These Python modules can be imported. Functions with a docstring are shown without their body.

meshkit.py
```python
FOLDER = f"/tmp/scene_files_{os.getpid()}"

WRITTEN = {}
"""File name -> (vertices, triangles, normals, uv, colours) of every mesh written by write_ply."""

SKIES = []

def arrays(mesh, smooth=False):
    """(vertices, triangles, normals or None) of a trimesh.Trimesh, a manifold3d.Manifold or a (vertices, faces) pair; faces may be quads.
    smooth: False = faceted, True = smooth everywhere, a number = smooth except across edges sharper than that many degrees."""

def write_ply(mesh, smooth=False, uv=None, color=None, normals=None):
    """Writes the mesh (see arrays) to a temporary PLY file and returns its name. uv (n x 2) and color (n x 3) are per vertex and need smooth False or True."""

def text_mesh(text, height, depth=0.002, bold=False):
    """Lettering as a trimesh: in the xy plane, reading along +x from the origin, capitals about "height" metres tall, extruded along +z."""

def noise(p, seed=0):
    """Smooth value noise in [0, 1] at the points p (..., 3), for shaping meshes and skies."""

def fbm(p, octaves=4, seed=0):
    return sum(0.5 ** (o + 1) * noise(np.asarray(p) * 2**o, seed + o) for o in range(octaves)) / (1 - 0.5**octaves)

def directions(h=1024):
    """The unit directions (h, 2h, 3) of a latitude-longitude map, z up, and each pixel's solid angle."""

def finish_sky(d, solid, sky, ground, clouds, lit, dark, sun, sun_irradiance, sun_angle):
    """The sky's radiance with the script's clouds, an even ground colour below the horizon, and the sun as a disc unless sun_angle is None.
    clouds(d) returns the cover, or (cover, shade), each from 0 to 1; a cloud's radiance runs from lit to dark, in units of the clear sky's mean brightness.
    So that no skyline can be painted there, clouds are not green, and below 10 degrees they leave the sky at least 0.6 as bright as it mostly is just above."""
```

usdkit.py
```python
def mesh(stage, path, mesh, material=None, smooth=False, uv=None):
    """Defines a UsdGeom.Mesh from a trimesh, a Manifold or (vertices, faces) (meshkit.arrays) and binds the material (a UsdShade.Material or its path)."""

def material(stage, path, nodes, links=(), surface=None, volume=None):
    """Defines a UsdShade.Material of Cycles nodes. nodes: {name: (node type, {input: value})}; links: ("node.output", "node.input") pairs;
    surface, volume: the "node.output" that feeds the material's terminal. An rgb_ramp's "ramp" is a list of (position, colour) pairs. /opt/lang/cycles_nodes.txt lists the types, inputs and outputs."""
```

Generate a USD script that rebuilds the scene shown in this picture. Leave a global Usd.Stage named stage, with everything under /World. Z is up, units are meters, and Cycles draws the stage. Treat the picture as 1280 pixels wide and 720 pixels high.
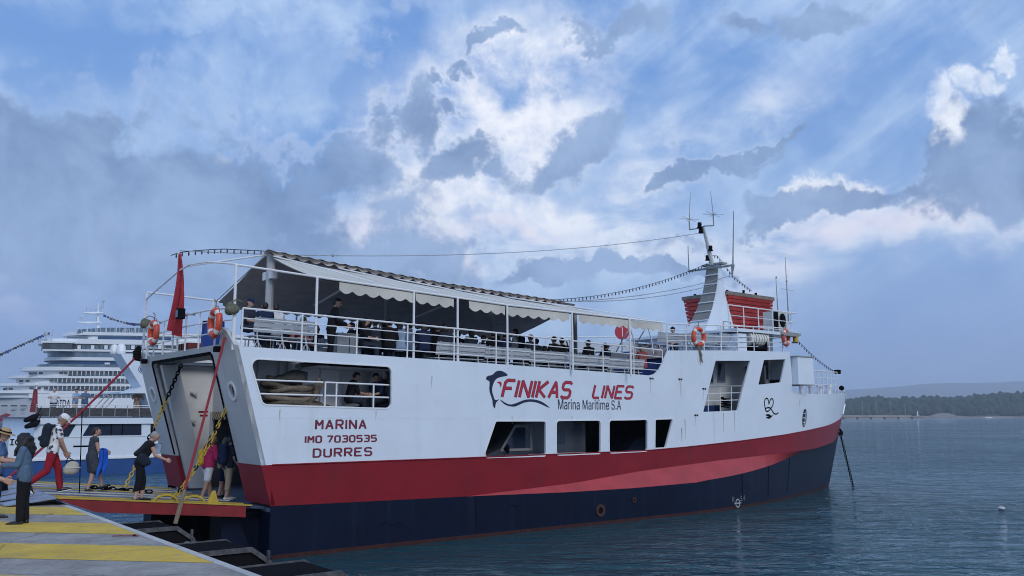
import math, random
import numpy as np, trimesh, manifold3d as m3, shapely
from shapely.geometry import Polygon, LineString, box as sbox
from shapely import affinity
from shapely.ops import unary_union
from pxr import Usd, UsdGeom, UsdLux, UsdShade, Gf, Sdf, Vt
import usdkit, meshkit
rng = random.Random(7); nrg = np.random.default_rng(7)

stage = Usd.Stage.CreateInMemory()
UsdGeom.SetStageUpAxis(stage, UsdGeom.Tokens.z); UsdGeom.SetStageMetersPerUnit(stage, 1.0)
stage.SetDefaultPrim(UsdGeom.Xform.Define(stage, '/World').GetPrim())
UsdGeom.Scope.Define(stage, '/World/Looks')

# ------------------------------------------------------------------ camera
FPX, CAM_H, PITCH = 1080.0, 3.4, math.atan(159.5 / 1080.0)
cam = UsdGeom.Camera.Define(stage, '/World/camera')
cam.CreateHorizontalApertureAttr(36.0); cam.CreateVerticalApertureAttr(20.25)
cam.CreateFocalLengthAttr(36.0 * FPX / 1280); cam.CreateClippingRangeAttr(Gf.Vec2f(0.1, 60000))
cam.AddTranslateOp().Set(Gf.Vec3d(0, 0, CAM_H)); cam.AddRotateXOp().Set(90 + math.degrees(PITCH))
EXPOSURE = 0.3
cam.CreateExposureAttr(EXPOSURE)
CAM = np.array([0, 0, CAM_H])

def ray(px, py):
    x, y = (px - 640) / FPX, (360 - py) / FPX
    return np.array([x, math.cos(PITCH) - y * math.sin(PITCH), math.sin(PITCH) + y * math.cos(PITCH)])
def azel(px, py):
    d = ray(px, py); d /= np.linalg.norm(d)
    return math.degrees(math.atan2(d[0], d[1])), math.degrees(math.asin(d[2]))
def gnd(px, py, z=0.0):
    d = ray(px, py); return CAM + d * ((z - CAM_H) / d[2])
def ydist(px, py, dist):
    d = ray(px, py); return CAM + d * (dist / d[1])

# ------------------------------------------------------------------ sun and sky
SUN_EL, SUN_AZ = math.radians(36), math.radians(150)     # azimuth from +y towards +x: behind the viewer's right shoulder
sund = np.array([math.sin(SUN_AZ) * math.cos(SUN_EL), math.cos(SUN_AZ) * math.cos(SUN_EL), math.sin(SUN_EL)])
sun = UsdLux.DistantLight.Define(stage, '/World/sun')
sun.CreateIntensityAttr(0.3); sun.CreateAngleAttr(25.0); sun.CreateNormalizeAttr(True); sun.CreateColorAttr(Gf.Vec3f(1.0, 0.985, 0.96))
sun.AddRotateZOp().Set(math.degrees(-SUN_AZ) + 0.0); sun.AddRotateXOp().Set(-(90 - math.degrees(SUN_EL)))

class Graph:
    """collects nodes and links of one material"""
    def __init__(s): s.n, s.l, s.k = {}, [], 0
    def add(s, kind, links=None, **inp):
        s.k += 1; nm = f'n{s.k}'; s.n[nm] = (kind, inp)
        for k, v in (links or {}).items(): s.l.append((v, f'{nm}.{k}'))
        return nm
    def math(s, op, a, b=0.5, clamp=False):
        lk, inp = {}, {'math_type': op}
        for key, v in (('value1', a), ('value2', b)):
            if isinstance(v, str): lk[key] = v
            else: inp[key] = float(v)
        if clamp: inp['use_clamp'] = True
        return s.add('math', lk, **inp) + '.value'
    def mixc(s, f, a, b):
        lk, inp = {}, {}
        for key, v in (('fac', f), ('a', a), ('b', b)):
            if isinstance(v, str): lk[key] = v
            else: inp[key] = v
        return s.add('mix_color', lk, **inp) + '.result'
    def rng(s, v, a, b, c=0.0, d=1.0, kind='smoothstep'):
        return s.add('map_range', {'value': v}, range_type=kind, from_min=a, from_max=b, to_min=c, to_max=d, clamp=True) + '.result'
    def noise(s, vec, scale, detail=4, rough=.55, dist=0.0):
        return s.add('noise_texture', {'vector': vec}, scale=scale, detail=detail, roughness=rough, distortion=dist) + '.fac'

SKY_STRENGTH = 0.1
def make_sky():
    g = Graph(); K = 1.0 / SKY_STRENGTH
    co = g.add('texture_coordinate') + '.generated'
    sep = g.add('separate_xyz', {'vector': co})
    x, y, z = sep + '.x', sep + '.y', sep + '.z'
    sk = g.add('sky_texture', {'vector': co}, sky_type='single_scattering', sun_disc=False, sun_elevation=SUN_EL, sun_rotation=math.atan2(sund[0], sund[1]), altitude=20.0, air_density=1.0, aerosol_density=2.2, ozone_density=2.0) + '.color'
    az = g.math('multiply', g.math('arctan2', x, y), 180 / math.pi)
    el = g.math('multiply', g.math('arcsine', z), 180 / math.pi)
    # cloud-plane coordinates: streaks converge towards the horizon as a real layer does
    zz = g.math('add', g.math('maximum', z, 0.0), 0.16)
    px = g.math('divide', x, zz); py = g.math('divide', y, zz)
    pl = g.add('combine_xyz', {'x': px, 'y': py}) + '.vector'
    rot = g.add('mapping', {'vector': pl}, mapping_type='point', rotation=(0, 0, math.radians(-28)), scale=(1.0, .34, 1.0)) + '.vector'
    n_str = g.noise(rot, 2.6, 9, .62, .6)
    n_big = g.noise(pl, .9, 5, .55, .3)
    n_bil = g.noise(pl, 3.1, 10, .6, .25)
    n_fin = g.noise(co, 9.0, 10, .62, .35)
    n_f2 = g.noise(co, 19.0, 9, .62, .2)
    # angular warp
    w1 = g.math('subtract', g.noise(co, 7.0, 7, .6), .5); 
    off = g.add('vector_math', {'vector1': co}, math_type='add', vector2=(3.1, 7.7, 1.3)) + '.vector'
    w2 = g.math('subtract', g.noise(off, 7.0, 7, .6), .5)
    azw = g.math('add', az, g.math('multiply', w1, 17.0)); elw = g.math('add', el, g.math('multiply', w2, 11.0))
    def blob(cx, cy, rx, ry, rotd=0.0, a=1.25, b=.45, soft=False):
        a0, e0 = azel(cx, cy); sx, sy = rx / FPX * 57.3, ry / FPX * 57.3
        A, E = (az, el) if soft else (azw, elw)
        da, de = g.math('subtract', A, a0), g.math('subtract', E, e0)
        c, s_ = math.cos(math.radians(rotd)), math.sin(math.radians(rotd))
        r1 = g.math('add', g.math('multiply', da, c / sx), g.math('multiply', de, s_ / sx))
        r2 = g.math('add', g.math('multiply', da, -s_ / sy), g.math('multiply', de, c / sy))
        r = g.math('sqrt', g.math('add', g.math('multiply', r1, r1), g.math('multiply', r2, r2)))
        return g.rng(r, a, b)
    def union(bs):
        o = bs[0]
        for b in bs[1:]: o = g.math('maximum', o, b)
        return o
    C = lambda r, gg, b: tuple(K * ((v / 255 + .055) / 1.055) ** 2.4 for v in (r, gg, b))
    # clear sky: the physical sky, cooled towards the evening blue seen between the clouds
    grad = g.add('rgb_ramp', {'fac': g.rng(el, 0, 60, 0, 1, 'linear')}, ramp=[(0, C(126, 154, 198)), (.15, C(126, 161, 211)), (.4, C(98, 143, 207)), (1, C(84, 127, 194))]) + '.color'
    col = g.mixc(.85, sk, grad)
    # thin streaky high cloud over most of the sky, thinner in the blue gap
    sa = g.math('add', g.math('multiply', az, .86 / 26), g.math('multiply', el, .5 / 26)); sb_ = g.math('add', g.math('multiply', az, -.5 / 4.2), g.math('multiply', el, .86 / 4.2))
    n_dir = g.noise(g.add('combine_xyz', {'x': sa, 'y': sb_}) + '.vector', 1.0, 9, .6, .5)
    thin = g.rng(g.math('add', g.math('multiply', n_str, .6), g.math('multiply', n_fin, .4)), .36, .66)
    right = g.math('multiply', g.rng(az, 0.0, 14.0), g.rng(az, 75.0, 40.0))
    thin = g.math('add', g.math('multiply', thin, g.math('subtract', 1.0, g.math('multiply', right, .7))), g.math('multiply', g.math('multiply', right, g.rng(g.math('add', g.math('multiply', n_dir, .6), g.math('multiply', n_fin, .4)), .38, .64)), .75), True)
    gap = union([blob(465, 110, 75, 260, -12, 1.3, .3), blob(380, 200, 90, 70, 0), blob(120, 60, 260, 60, 0, 1.3, .3)])
    thin = g.math('multiply', thin, g.math('subtract', 1.0, g.math('multiply', gap, .9)))
    col = g.mixc(g.math('multiply', thin, .7), col, C(192, 212, 236))
    wisp = g.math('multiply', union([blob(290, 120, 75, 85, 20), blob(330, 15, 160, 22, 10), blob(20, 110, 50, 70)]), g.rng(n_fin, .3, .62))
    col = g.mixc(g.math('multiply', wisp, .42), col, C(196, 216, 240))
    # bright sunlit masses
    br = union([blob(560, 170, 140, 120, 15), blob(690, 110, 90, 110, 20), blob(600, 290, 230, 60, 4), blob(840, 210, 200, 60, 28, 1.3, .2), blob(1060, 300, 260, 55, 6), blob(760, 300, 160, 60, 0)])
    edge = g.rng(n_bil, .34, .6)
    lit = g.math('multiply', br, g.math('multiply', edge, g.rng(n_f2, .25, .6, .55, 1.0)))
    col = g.mixc(g.math('multiply', lit, .85), col, C(220, 227, 239))
    hot = g.math('multiply', union([blob(610, 150, 95, 80, 25, 1.6, .2), blob(500, 245, 50, 30), blob(680, 75, 50, 40), blob(600, 270, 120, 30, 0, 1.5, .2), blob(1050, 240, 75, 14, 6), blob(265, 208, 20, 9), blob(20, 345, 30, 14)]), g.rng(g.math('add', g.math('multiply', n_fin, .55), g.math('multiply', n_f2, .45)), .38, .58))
    col = g.mixc(g.math('multiply', hot, .9), col, C(240, 240, 244))
    pink = g.math('multiply', union([blob(1130, 290, 190, 26, 8, 1.4, .2), blob(20, 400, 60, 22), blob(560, 295, 150, 22)]), g.rng(n_bil, .3, .6))
    col = g.mixc(g.math('multiply', pink, .5), col, C(222, 214, 228))
    # low dark shelves of cloud
    DK = lambda cx, cy, rx, ry, r=0.0: blob(cx, cy, rx, ry, r, 1.75, .1)
    dk = union([DK(110, 275, 330, 92, 6), DK(60, 190, 130, 70, -14), DK(320, 262, 150, 50, -8), DK(425, 230, 62, 44), DK(500, 165, 40, 48), DK(560, 215, 52, 24), DK(592, 106, 32, 12), DK(548, 155, 24, 11), DK(705, 178, 110, 26, 22), DK(760, 28, 60, 16, 0), DK(530, 122, 22, 12),
                DK(985, 28, 55, 14), DK(900, 218, 80, 13, 8), DK(960, 190, 60, 8, 15), DK(1080, 250, 175, 17, 8), DK(985, 258, 60, 16, 0), DK(1240, 180, 62, 60), DK(1255, 235, 110, 36), DK(790, 340, 130, 16, 0), DK(240, 335, 320, 60, 0), DK(690, 350, 70, 10), DK(640, 60, 50, 12, 30), DK(860, 335, 60, 12)])
    dkv = g.math('add', dk, g.math('add', g.math('multiply', g.math('subtract', n_fin, .5), 2.0), g.math('multiply', g.math('subtract', n_f2, .5), 1.7)))
    rimv = g.math('multiply', g.rng(dkv, .05, .34), g.math('subtract', 1.0, g.rng(dkv, .34, .52)))
    col = g.mixc(g.math('multiply', g.math('multiply', rimv, union([br, gap])), .2), col, C(232, 236, 244))
    dk = g.rng(dkv, .19, .73)
    shade = g.mixc(g.rng(g.math('add', g.math('multiply', n_fin, .6), g.math('multiply', n_big, .4)), .36, .64), C(103, 129, 170), C(143, 168, 205))
    col = g.mixc(g.math('multiply', dk, .93), col, shade)
    cum = g.math('multiply', union([blob(1185, 140, 26, 42, 20), blob(1225, 95, 34, 14, 0), blob(1268, 60, 22, 12)]), g.rng(g.math('add', g.math('multiply', n_fin, .5), g.math('multiply', n_f2, .5)), .30, .58))
    col = g.mixc(g.math('multiply', cum, .92), col, C(236, 240, 246))
    # smooth grey-blue veil low over the sea
    veil = union([blob(1190, 400, 260, 75, 0, 1.5, .2, True), blob(60, 420, 330, 60, 0, 1.5, .3, True)])
    col = g.mixc(g.math('multiply', veil, .7), col, C(120, 148, 198))
    low = g.rng(el, 6.5, 0.0); col = g.mixc(g.math('multiply', low, .75), col, C(116, 143, 192))
    bg = g.add('background_shader', {'color': col}, strength=SKY_STRENGTH)
    return usdkit.material(stage, '/World/Looks/sky', g.n, g.l, surface=bg + '.background')
dome = UsdLux.DomeLight.Define(stage, '/World/sky')
UsdShade.MaterialBindingAPI.Apply(dome.GetPrim()).Bind(make_sky())

# ------------------------------------------------------------------ helpers: prims
_count = {}
def numbered(parent, name):
    k = (parent, name); n = _count.get(k, 0); _count[k] = n + 1
    return f'{parent}/{name}' if n == 0 else f'{parent}/{name}_{n:03d}'
def tag(p, label=None, cat=None, group=None, kind=None):
    for k, v in (('label', label), ('category', cat), ('group', group), ('kind', kind)):
        if v: p.SetCustomDataByKey(k, v)
    return p
def mat4(loc=(0, 0, 0), rz=0.0):
    m = Gf.Matrix4d(1.0); m.SetRotate(Gf.Rotation(Gf.Vec3d(0, 0, 1), math.degrees(rz))); m.SetTranslateOnly(Gf.Vec3d(*map(float, loc))); return m
def thing(name, label, cat, loc=(0, 0, 0), rz=0.0, group=None, kind=None):
    x = UsdGeom.Xform.Define(stage, numbered('/World', name)); x.AddTransformOp().Set(mat4(loc, rz))
    tag(x.GetPrim(), label, cat, group, kind); return str(x.GetPath())
def node(parent, name, label=None):
    x = UsdGeom.Xform.Define(stage, numbered(parent, name)); tag(x.GetPrim(), label); return str(x.GetPath())
def part(parent, name, mesh, mat, smooth=False, label=None):
    if isinstance(mesh, list): mesh = cat(mesh)
    m = usdkit.mesh(stage, numbered(parent, name), mesh, mat, smooth=smooth); tag(m.GetPrim(), label); return str(m.GetPath())
def single(name, mesh, mat, label=None, cat=None, group=None, kind=None, smooth=False):
    p = part('/World', name, mesh, mat, smooth); tag(stage.GetPrimAtPath(p), label, cat, group, kind); return p
def copy_of(src, name, label, cat, loc, rz=0.0, group=None):
    x = UsdGeom.Xform.Define(stage, numbered('/World', name))
    x.GetPrim().GetReferences().AddInternalReference(src); x.GetPrim().SetInstanceable(True)
    x.ClearXformOpOrder(); op = x.GetOrderedXformOps()
    x.MakeMatrixXform().Set(mat4(loc, rz))
    tag(x.GetPrim(), label, cat, group); return str(x.GetPath())

# ------------------------------------------------------------------ helpers: meshes
def cat(ms):
    def t(m):
        if hasattr(m, 'to_mesh'): q = m.to_mesh(); return trimesh.Trimesh(q.vert_properties[:, :3], q.tri_verts, process=False)
        return m
    return trimesh.util.concatenate([t(m) for m in ms if m is not None])
def tm(v, f): return trimesh.Trimesh(np.asarray(v, float), np.asarray(f, int), process=False)
def bx(x0, x1, y0, y1, z0, z1):
    m = trimesh.creation.box(extents=(abs(x1 - x0), abs(y1 - y0), abs(z1 - z0))); m.apply_translation(((x0 + x1) / 2, (y0 + y1) / 2, (z0 + z1) / 2)); return m
def tube(pts, r, n=6, closed=False):
    """swept tube along a polyline; r a number or one per point"""
    P = np.asarray(pts, float); N = len(P); R = np.full(N, r, float) if np.isscalar(r) else np.asarray(r, float)
    V, up = [], None
    for i in range(N):
        a, b = (P[(i - 1) % N], P[(i + 1) % N]) if closed else (P[max(i - 1, 0)], P[min(i + 1, N - 1)])
        t = b - a; t = t / (np.linalg.norm(t) + 1e-12)
        if up is None: up = np.array([0, 0, 1.0]) if abs(t[2]) < .9 else np.array([1.0, 0, 0])
        s = np.cross(t, up); s /= np.linalg.norm(s) + 1e-12; up = np.cross(s, t)
        for k in range(n):
            an = 2 * math.pi * k / n; V.append(P[i] + R[i] * (math.cos(an) * s + math.sin(an) * up))
    F = []
    for i in range(N if closed else N - 1):
        for k in range(n):
            a, b = i * n + k, i * n + (k + 1) % n; c, d = ((i + 1) % N) * n + k, ((i + 1) % N) * n + (k + 1) % n
            F += [[a, c, b], [b, c, d]]
    if not closed:
        for base, fl in ((0, 0), ((N - 1) * n, 1)):
            for k in range(1, n - 1): F.append([base, base + k, base + k + 1] if not fl else [base, base + k + 1, base + k])
    m = tm(V, F); m.invert() if m.volume < 0 else None; return m
def grid(fn, us, vs):
    V = [fn(u, v) for u in us for v in vs]; nv = len(vs); F = []
    for i in range(len(us) - 1):
        for j in range(nv - 1):
            a = i * nv + j; F += [[a, a + nv, a + 1], [a + 1, a + nv, a + nv + 1]]
    return tm(V, F)
def quad(a, b, c, d): return tm([a, b, c, d], [[0, 1, 2], [0, 2, 3]])
def solid_quad(pts, thick):
    """closed slab: polygon pts (n,3) extruded by the vector thick"""
    P = np.asarray(pts, float); n = len(P); V = np.vstack([P, P + np.asarray(thick, float)]); F = []
    for k in range(1, n - 1): F += [[0, k, k + 1], [n, n + k + 1, n + k]]
    for k in range(n): a, b = k, (k + 1) % n; F += [[a, a + n, b], [b, a + n, b + n]]
    m = tm(V, F)
    if m.volume < 0: m.invert()
    return m
def tri2(poly):
    v, f = trimesh.creation.triangulate_polygon(poly, engine='earcut'); return np.asarray(v), np.asarray(f)
def polys(g): return [p for p in getattr(g, 'geoms', [g]) if p.geom_type == 'Polygon' and p.area > 1e-7]
def plate(poly, fmap, t=0.0, step=.6, off=0.0):
    """polygon in (a,b) cut on a grid and mapped by fmap(a,b,depth); t>0 gives it thickness with jambs"""
    V, F = [], []
    def put(pts, tris, d, flip):
        base = len(V); V.extend(fmap(a, b, d) for a, b in pts); F.extend([[base + i[0], base + i[2], base + i[1]] if flip else [base + i[0], base + i[1], base + i[2]] for i in tris])
    a0, b0, a1, b1 = poly.bounds
    na, nb = max(1, math.ceil((a1 - a0) / step)), max(1, math.ceil((b1 - b0) / step))
    for i in range(na):
        for j in range(nb):
            cell = sbox(a0 + (a1 - a0) * i / na, b0 + (b1 - b0) * j / nb, a0 + (a1 - a0) * (i + 1) / na, b0 + (b1 - b0) * (j + 1) / nb)
            for p in polys(poly.intersection(cell)):
                v, f = tri2(p); put(v, f, off, False)
                if t > 0: put(v, f, off + t, True)
    if t > 0:
        for p in polys(poly):
            for ring in [p.exterior] + list(p.interiors):
                c = np.array(ring.segmentize(step).coords)
                for k in range(len(c) - 1):
                    base = len(V); V.extend([fmap(*c[k], off), fmap(*c[k + 1], off), fmap(*c[k + 1], off + t), fmap(*c[k], off + t)]); F.extend([[base, base + 2, base + 1], [base, base + 3, base + 2]])
    m = tm(V, F); m.merge_vertices(); return m
def prism(poly, fmap, h):
    m = trimesh.creation.extrude_polygon(poly, h, engine='earcut'); m.vertices = np.array([fmap(*v) for v in m.vertices]); 
    if m.volume < 0: m.invert()
    return m
_ico = trimesh.creation.icosphere(subdivisions=1).vertices
_ico2 = trimesh.creation.icosphere(subdivisions=2).vertices
def hull(sph, fine=False):
    b = _ico2 if fine else _ico
    return m3.Manifold.hull_points(np.vstack([np.asarray(p, float) + b * np.asarray(r, float) for p, r in sph]))
def blob_mesh(parts, refine=.03, smooth=6, noise=0.0, nscale=8.0, seed=0):
    m = m3.Manifold.batch_boolean(parts, m3.OpType.Add)
    if refine: m = m.refine_to_length(refine)
    mm = m.to_mesh(); t = trimesh.Trimesh(mm.vert_properties[:, :3], mm.tri_verts, process=True)
    if smooth: trimesh.smoothing.filter_taubin(t, lamb=.5, nu=.52, iterations=smooth)
    if noise: t.vertices = t.vertices + t.vertex_normals * ((meshkit.fbm(t.vertices * nscale, 3, seed) - .5) * 2 * noise)[:, None]
    return t
def ball(c, r, sub=2):
    m = trimesh.creation.icosphere(subdivisions=sub); m.vertices = m.vertices * np.asarray(r, float) + np.asarray(c, float); return m
def torus(R, r, n=28, k=10):
    return tube([(R * math.cos(2 * math.pi * i / n), 0, R * math.sin(2 * math.pi * i / n)) for i in range(n)], r, k, True)
def cyl(p, q, r, n=12): return tube([p, q], r, n)

# ------------------------------------------------------------------ materials
def M(name, col, rough=.5, var=.12, scale=3.0, bump=0.0, bscale=30.0, metal=0.0, stretch=(1, 1, 1), spec=.5, grime=None, gscale=(1, 1, 1), gamt=.5, grange=(.55, .75), coat=0.0, rand=0.0):
    g = Graph(); co = g.add('texture_coordinate') + '.object'
    mp = g.add('mapping', {'vector': co}, mapping_type='point', scale=stretch) + '.vector'
    n = g.noise(mp, scale, 6, .6)
    base = g.add('rgb_ramp', {'fac': n}, ramp=[(.3, tuple(c * (1 - var) for c in col)), (.7, tuple(min(1, c * (1 + var)) for c in col))]) + '.color'
    if grime:
        gm = g.add('mapping', {'vector': co}, mapping_type='point', scale=gscale) + '.vector'
        base = g.mixc(g.math('multiply', g.rng(g.noise(gm, 1.0, 8, .65), *grange), gamt), base, grime)
    inp = dict(roughness=rough, metallic=metal, specular_ior_level=spec); lk = {'base_color': base}
    if coat: inp['coat_weight'] = coat
    if bump:
        bn = g.add('bump', {'height': g.noise(co, bscale, 5, .6)}, strength=1.0, distance=bump); lk['normal'] = bn + '.normal'
    p = g.add('principled_bsdf', lk, **inp)
    return usdkit.material(stage, f'/World/Looks/{name}', g.n, g.l, surface=p + '.BSDF')
# ------------------------------------------------------------------ materials used in many places
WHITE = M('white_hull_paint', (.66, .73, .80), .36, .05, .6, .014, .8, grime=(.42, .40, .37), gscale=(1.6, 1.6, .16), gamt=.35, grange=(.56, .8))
WHITE2 = M('white_rail_paint', (.74, .75, .76), .4, .05, 5, grime=(.45, .40, .34), gscale=(3, 3, 1), gamt=.3)
GREYW = M('grey_white_paint_and_shade', (.50, .51, .51), .45, .06, 1.2, .01, 1.4, grime=(.30, .27, .24), gscale=(1.5, 1.5, .2), gamt=.4)  # grey paint; on the stern plate it stands in for shade
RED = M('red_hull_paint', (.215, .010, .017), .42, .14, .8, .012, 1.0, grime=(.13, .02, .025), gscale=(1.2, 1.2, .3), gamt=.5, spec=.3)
RED_LIT = M('red_hull_lit_ledge', (.37, .036, .040), .5, .16, 1.5, .006, 3, grime=(.24, .05, .045), gscale=(2, 2, 2), gamt=.55)  # hull red lightened: sky light on the upward ledge put into the colour
BLUE = M('dark_blue_hull_paint', (.0030, .0065, .022), .45, .25, .7, .012, 1.0, spec=.18, grime=(.018, .026, .042), gscale=(2.6, 2.6, .16), gamt=.5, grange=(.5, .75))
ANTIF = M('red_brown_antifouling', (.055, .018, .016), .7, .3, 2.0, .01, 6, grime=(.05, .05, .035), gscale=(3, 3, 1), gamt=.7)
BLACK = M('black_rubber', (.007, .007, .009), .9, .3, 4, .01, 20, spec=.12)
BLACKP = M('black_paint', (.007, .007, .009), .9, .2, 4, spec=.04)
STEELW = M('worn_steel_edge', (.085, .085, .09), .8, .6, 6, spec=.2)
DECK = M('deck_grey_blue', (.10, .13, .19), .55, .2, 2.5, .004, 18)
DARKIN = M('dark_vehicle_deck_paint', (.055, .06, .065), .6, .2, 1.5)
CREAM = M('cream_awning_cloth', (.56, .54, .48), .8, .08, 2.0, .008, 4, grime=(.34, .32, .27), gscale=(1, 1, 1), gamt=.4)
BROWN = M('brown_awning_underside', (.50, .44, .41), .9, .15, 2.0, .012, 2.5)  # browner than the cream cloth: underside shade put into the colour
YELLOW = M('yellow_paint', (.46, .32, .035), .5, .15, 5, grime=(.25, .18, .06), gscale=(6, 6, 6), gamt=.6)
ORANGE = M('orange_lifebuoy', (.62, .075, .03), .45, .12, 6)
ROPE = M('tan_rope', (.20, .15, .10), .9, .3, 25, .01, 60)
REDROPE = M('red_rope', (.26, .018, .030), .8, .3, 18, .006, 60)
WPAINT = M('white_interior_paint', (.80, .80, .80), .5, .06, 1.2, grime=(.55, .52, .48), gscale=(2, 2, .4), gamt=.3)
GREYP = M('grey_steel_paint', (.26, .27, .27), .5, .12, 3)
GLASS = None
def glass(name, tint=(.02, .03, .04), mixf=.75):
    g = Graph(); fr = g.add('fresnel', IOR=1.5) + '.fac'
    gl = g.add('glossy_bsdf', color=(.9, .9, .9), roughness=.03) + '.BSDF'; tr = g.add('transparent_bsdf', color=tint) + '.BSDF'
    mx = g.add('mix_closure', {'fac': fr, 'closure1': tr, 'closure2': gl}) + '.closure'
    return usdkit.material(stage, f'/World/Looks/{name}', g.n, g.l, surface=mx)
TINT = glass('tinted_window_glass', (.10, .13, .16)); CLEAR = glass('clear_window_glass', (.75, .8, .82))
PANE = M('dark_blue_ship_glass', (.02, .035, .06), .08, .3, .05)

# ------------------------------------------------------------------ water
SEA = -0.15
def make_water():
    g = Graph(); co = g.add('texture_coordinate') + '.object'
    m1 = g.add('mapping', {'vector': co}, mapping_type='point', rotation=(0, 0, .35), scale=(.55, 1.0, 1)) + '.vector'
    m2 = g.add('mapping', {'vector': co}, mapping_type='point', rotation=(0, 0, -.5), scale=(.7, 1.0, 1)) + '.vector'
    m3_ = g.add('mapping', {'vector': co}, mapping_type='point', rotation=(0, 0, .12), scale=(.42, 1.0, 1)) + '.vector'
    a = g.noise(m1, .42, 2, .5, .8); b0 = g.noise(m3_, 1.25, 3, .5, .9); c = g.noise(m2, 5.0, 3, .5, .4); sw = g.noise(m2, .12, 2, .5)
    b = g.math('subtract', 1.0, g.math('absolute', g.math('subtract', g.math('multiply', b0, 2.0), 1.0)))
    patch = g.rng(g.noise(co, .035, 3, .5), .3, .7, .55, 1.25)
    h = g.math('add', g.math('add', g.math('multiply', a, .52), g.math('multiply', b, .24)), g.math('add', g.math('multiply', c, .045), g.math('multiply', sw, .5)))
    h = g.math('multiply', h, patch)
    bn = g.add('bump', {'height': h}, strength=1.0, distance=1.0)
    base = g.mixc(g.noise(co, .05, 3), (.004, .036, .048), (.008, .056, .070))
    p = g.add('principled_bsdf', {'normal': bn + '.normal', 'base_color': base}, roughness=.04, ior=1.333, specular_ior_level=.5)
    return usdkit.material(stage, '/World/Looks/sea_water', g.n, g.l, surface=p + '.BSDF')
WATER = make_water()
sea = grid(lambda x, y: (x, y, SEA), np.linspace(-11000, 11000, 12), np.linspace(-3000, 13000, 12))
single('sea', sea, WATER, 'dark blue rippled harbour water around the moored ferries', kind='structure')

# ------------------------------------------------------------------ ferry frame: x forward along the starboard side, y to port, z up
AL = math.radians(38.2); P0 = np.array([-6.8, 21.6, 0.0])
class Frame:
    def __init__(s, o, a): s.o = np.array(o, float); s.a = a; s.u = np.array([math.cos(a), math.sin(a), 0]); s.v = np.array([-math.sin(a), math.cos(a), 0])
    def w(s, u, v, z): return s.o + s.u * u + s.v * v + np.array([0, 0, z])
    def side(s, px, py, v=0.0):
        d = ray(px, py); t = (v - (CAM - s.o) @ s.v) / (d @ s.v); p = CAM + d * t - s.o; return float(p @ s.u), float(p[2])
    def across(s, px, py, u=0.0):
        d = ray(px, py); t = (u - (CAM - s.o) @ s.u) / (d @ s.u); p = CAM + d * t - s.o; return float(p @ s.v), float(p[2])
    def flat(s, px, py, z):
        p = gnd(px, py, z) - s.o; return float(p @ s.u), float(p @ s.v)
    def at(s, px, v, z):
        """u of the point seen in picture column px at cross position v and height z"""
        lo, hi = -20.0, 60.0
        for _ in range(50):
            mid = (lo + hi) / 2; p = s.w(mid, v, z) - CAM
            x = 640 + FPX * p[0] / (p[1] * math.cos(PITCH) + p[2] * math.sin(PITCH))
            lo, hi = (mid, hi) if x < px else (lo, mid)
        return (lo + hi) / 2
S = Frame(P0, AL)
BEAM, CL = 8.3, 4.15

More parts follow.
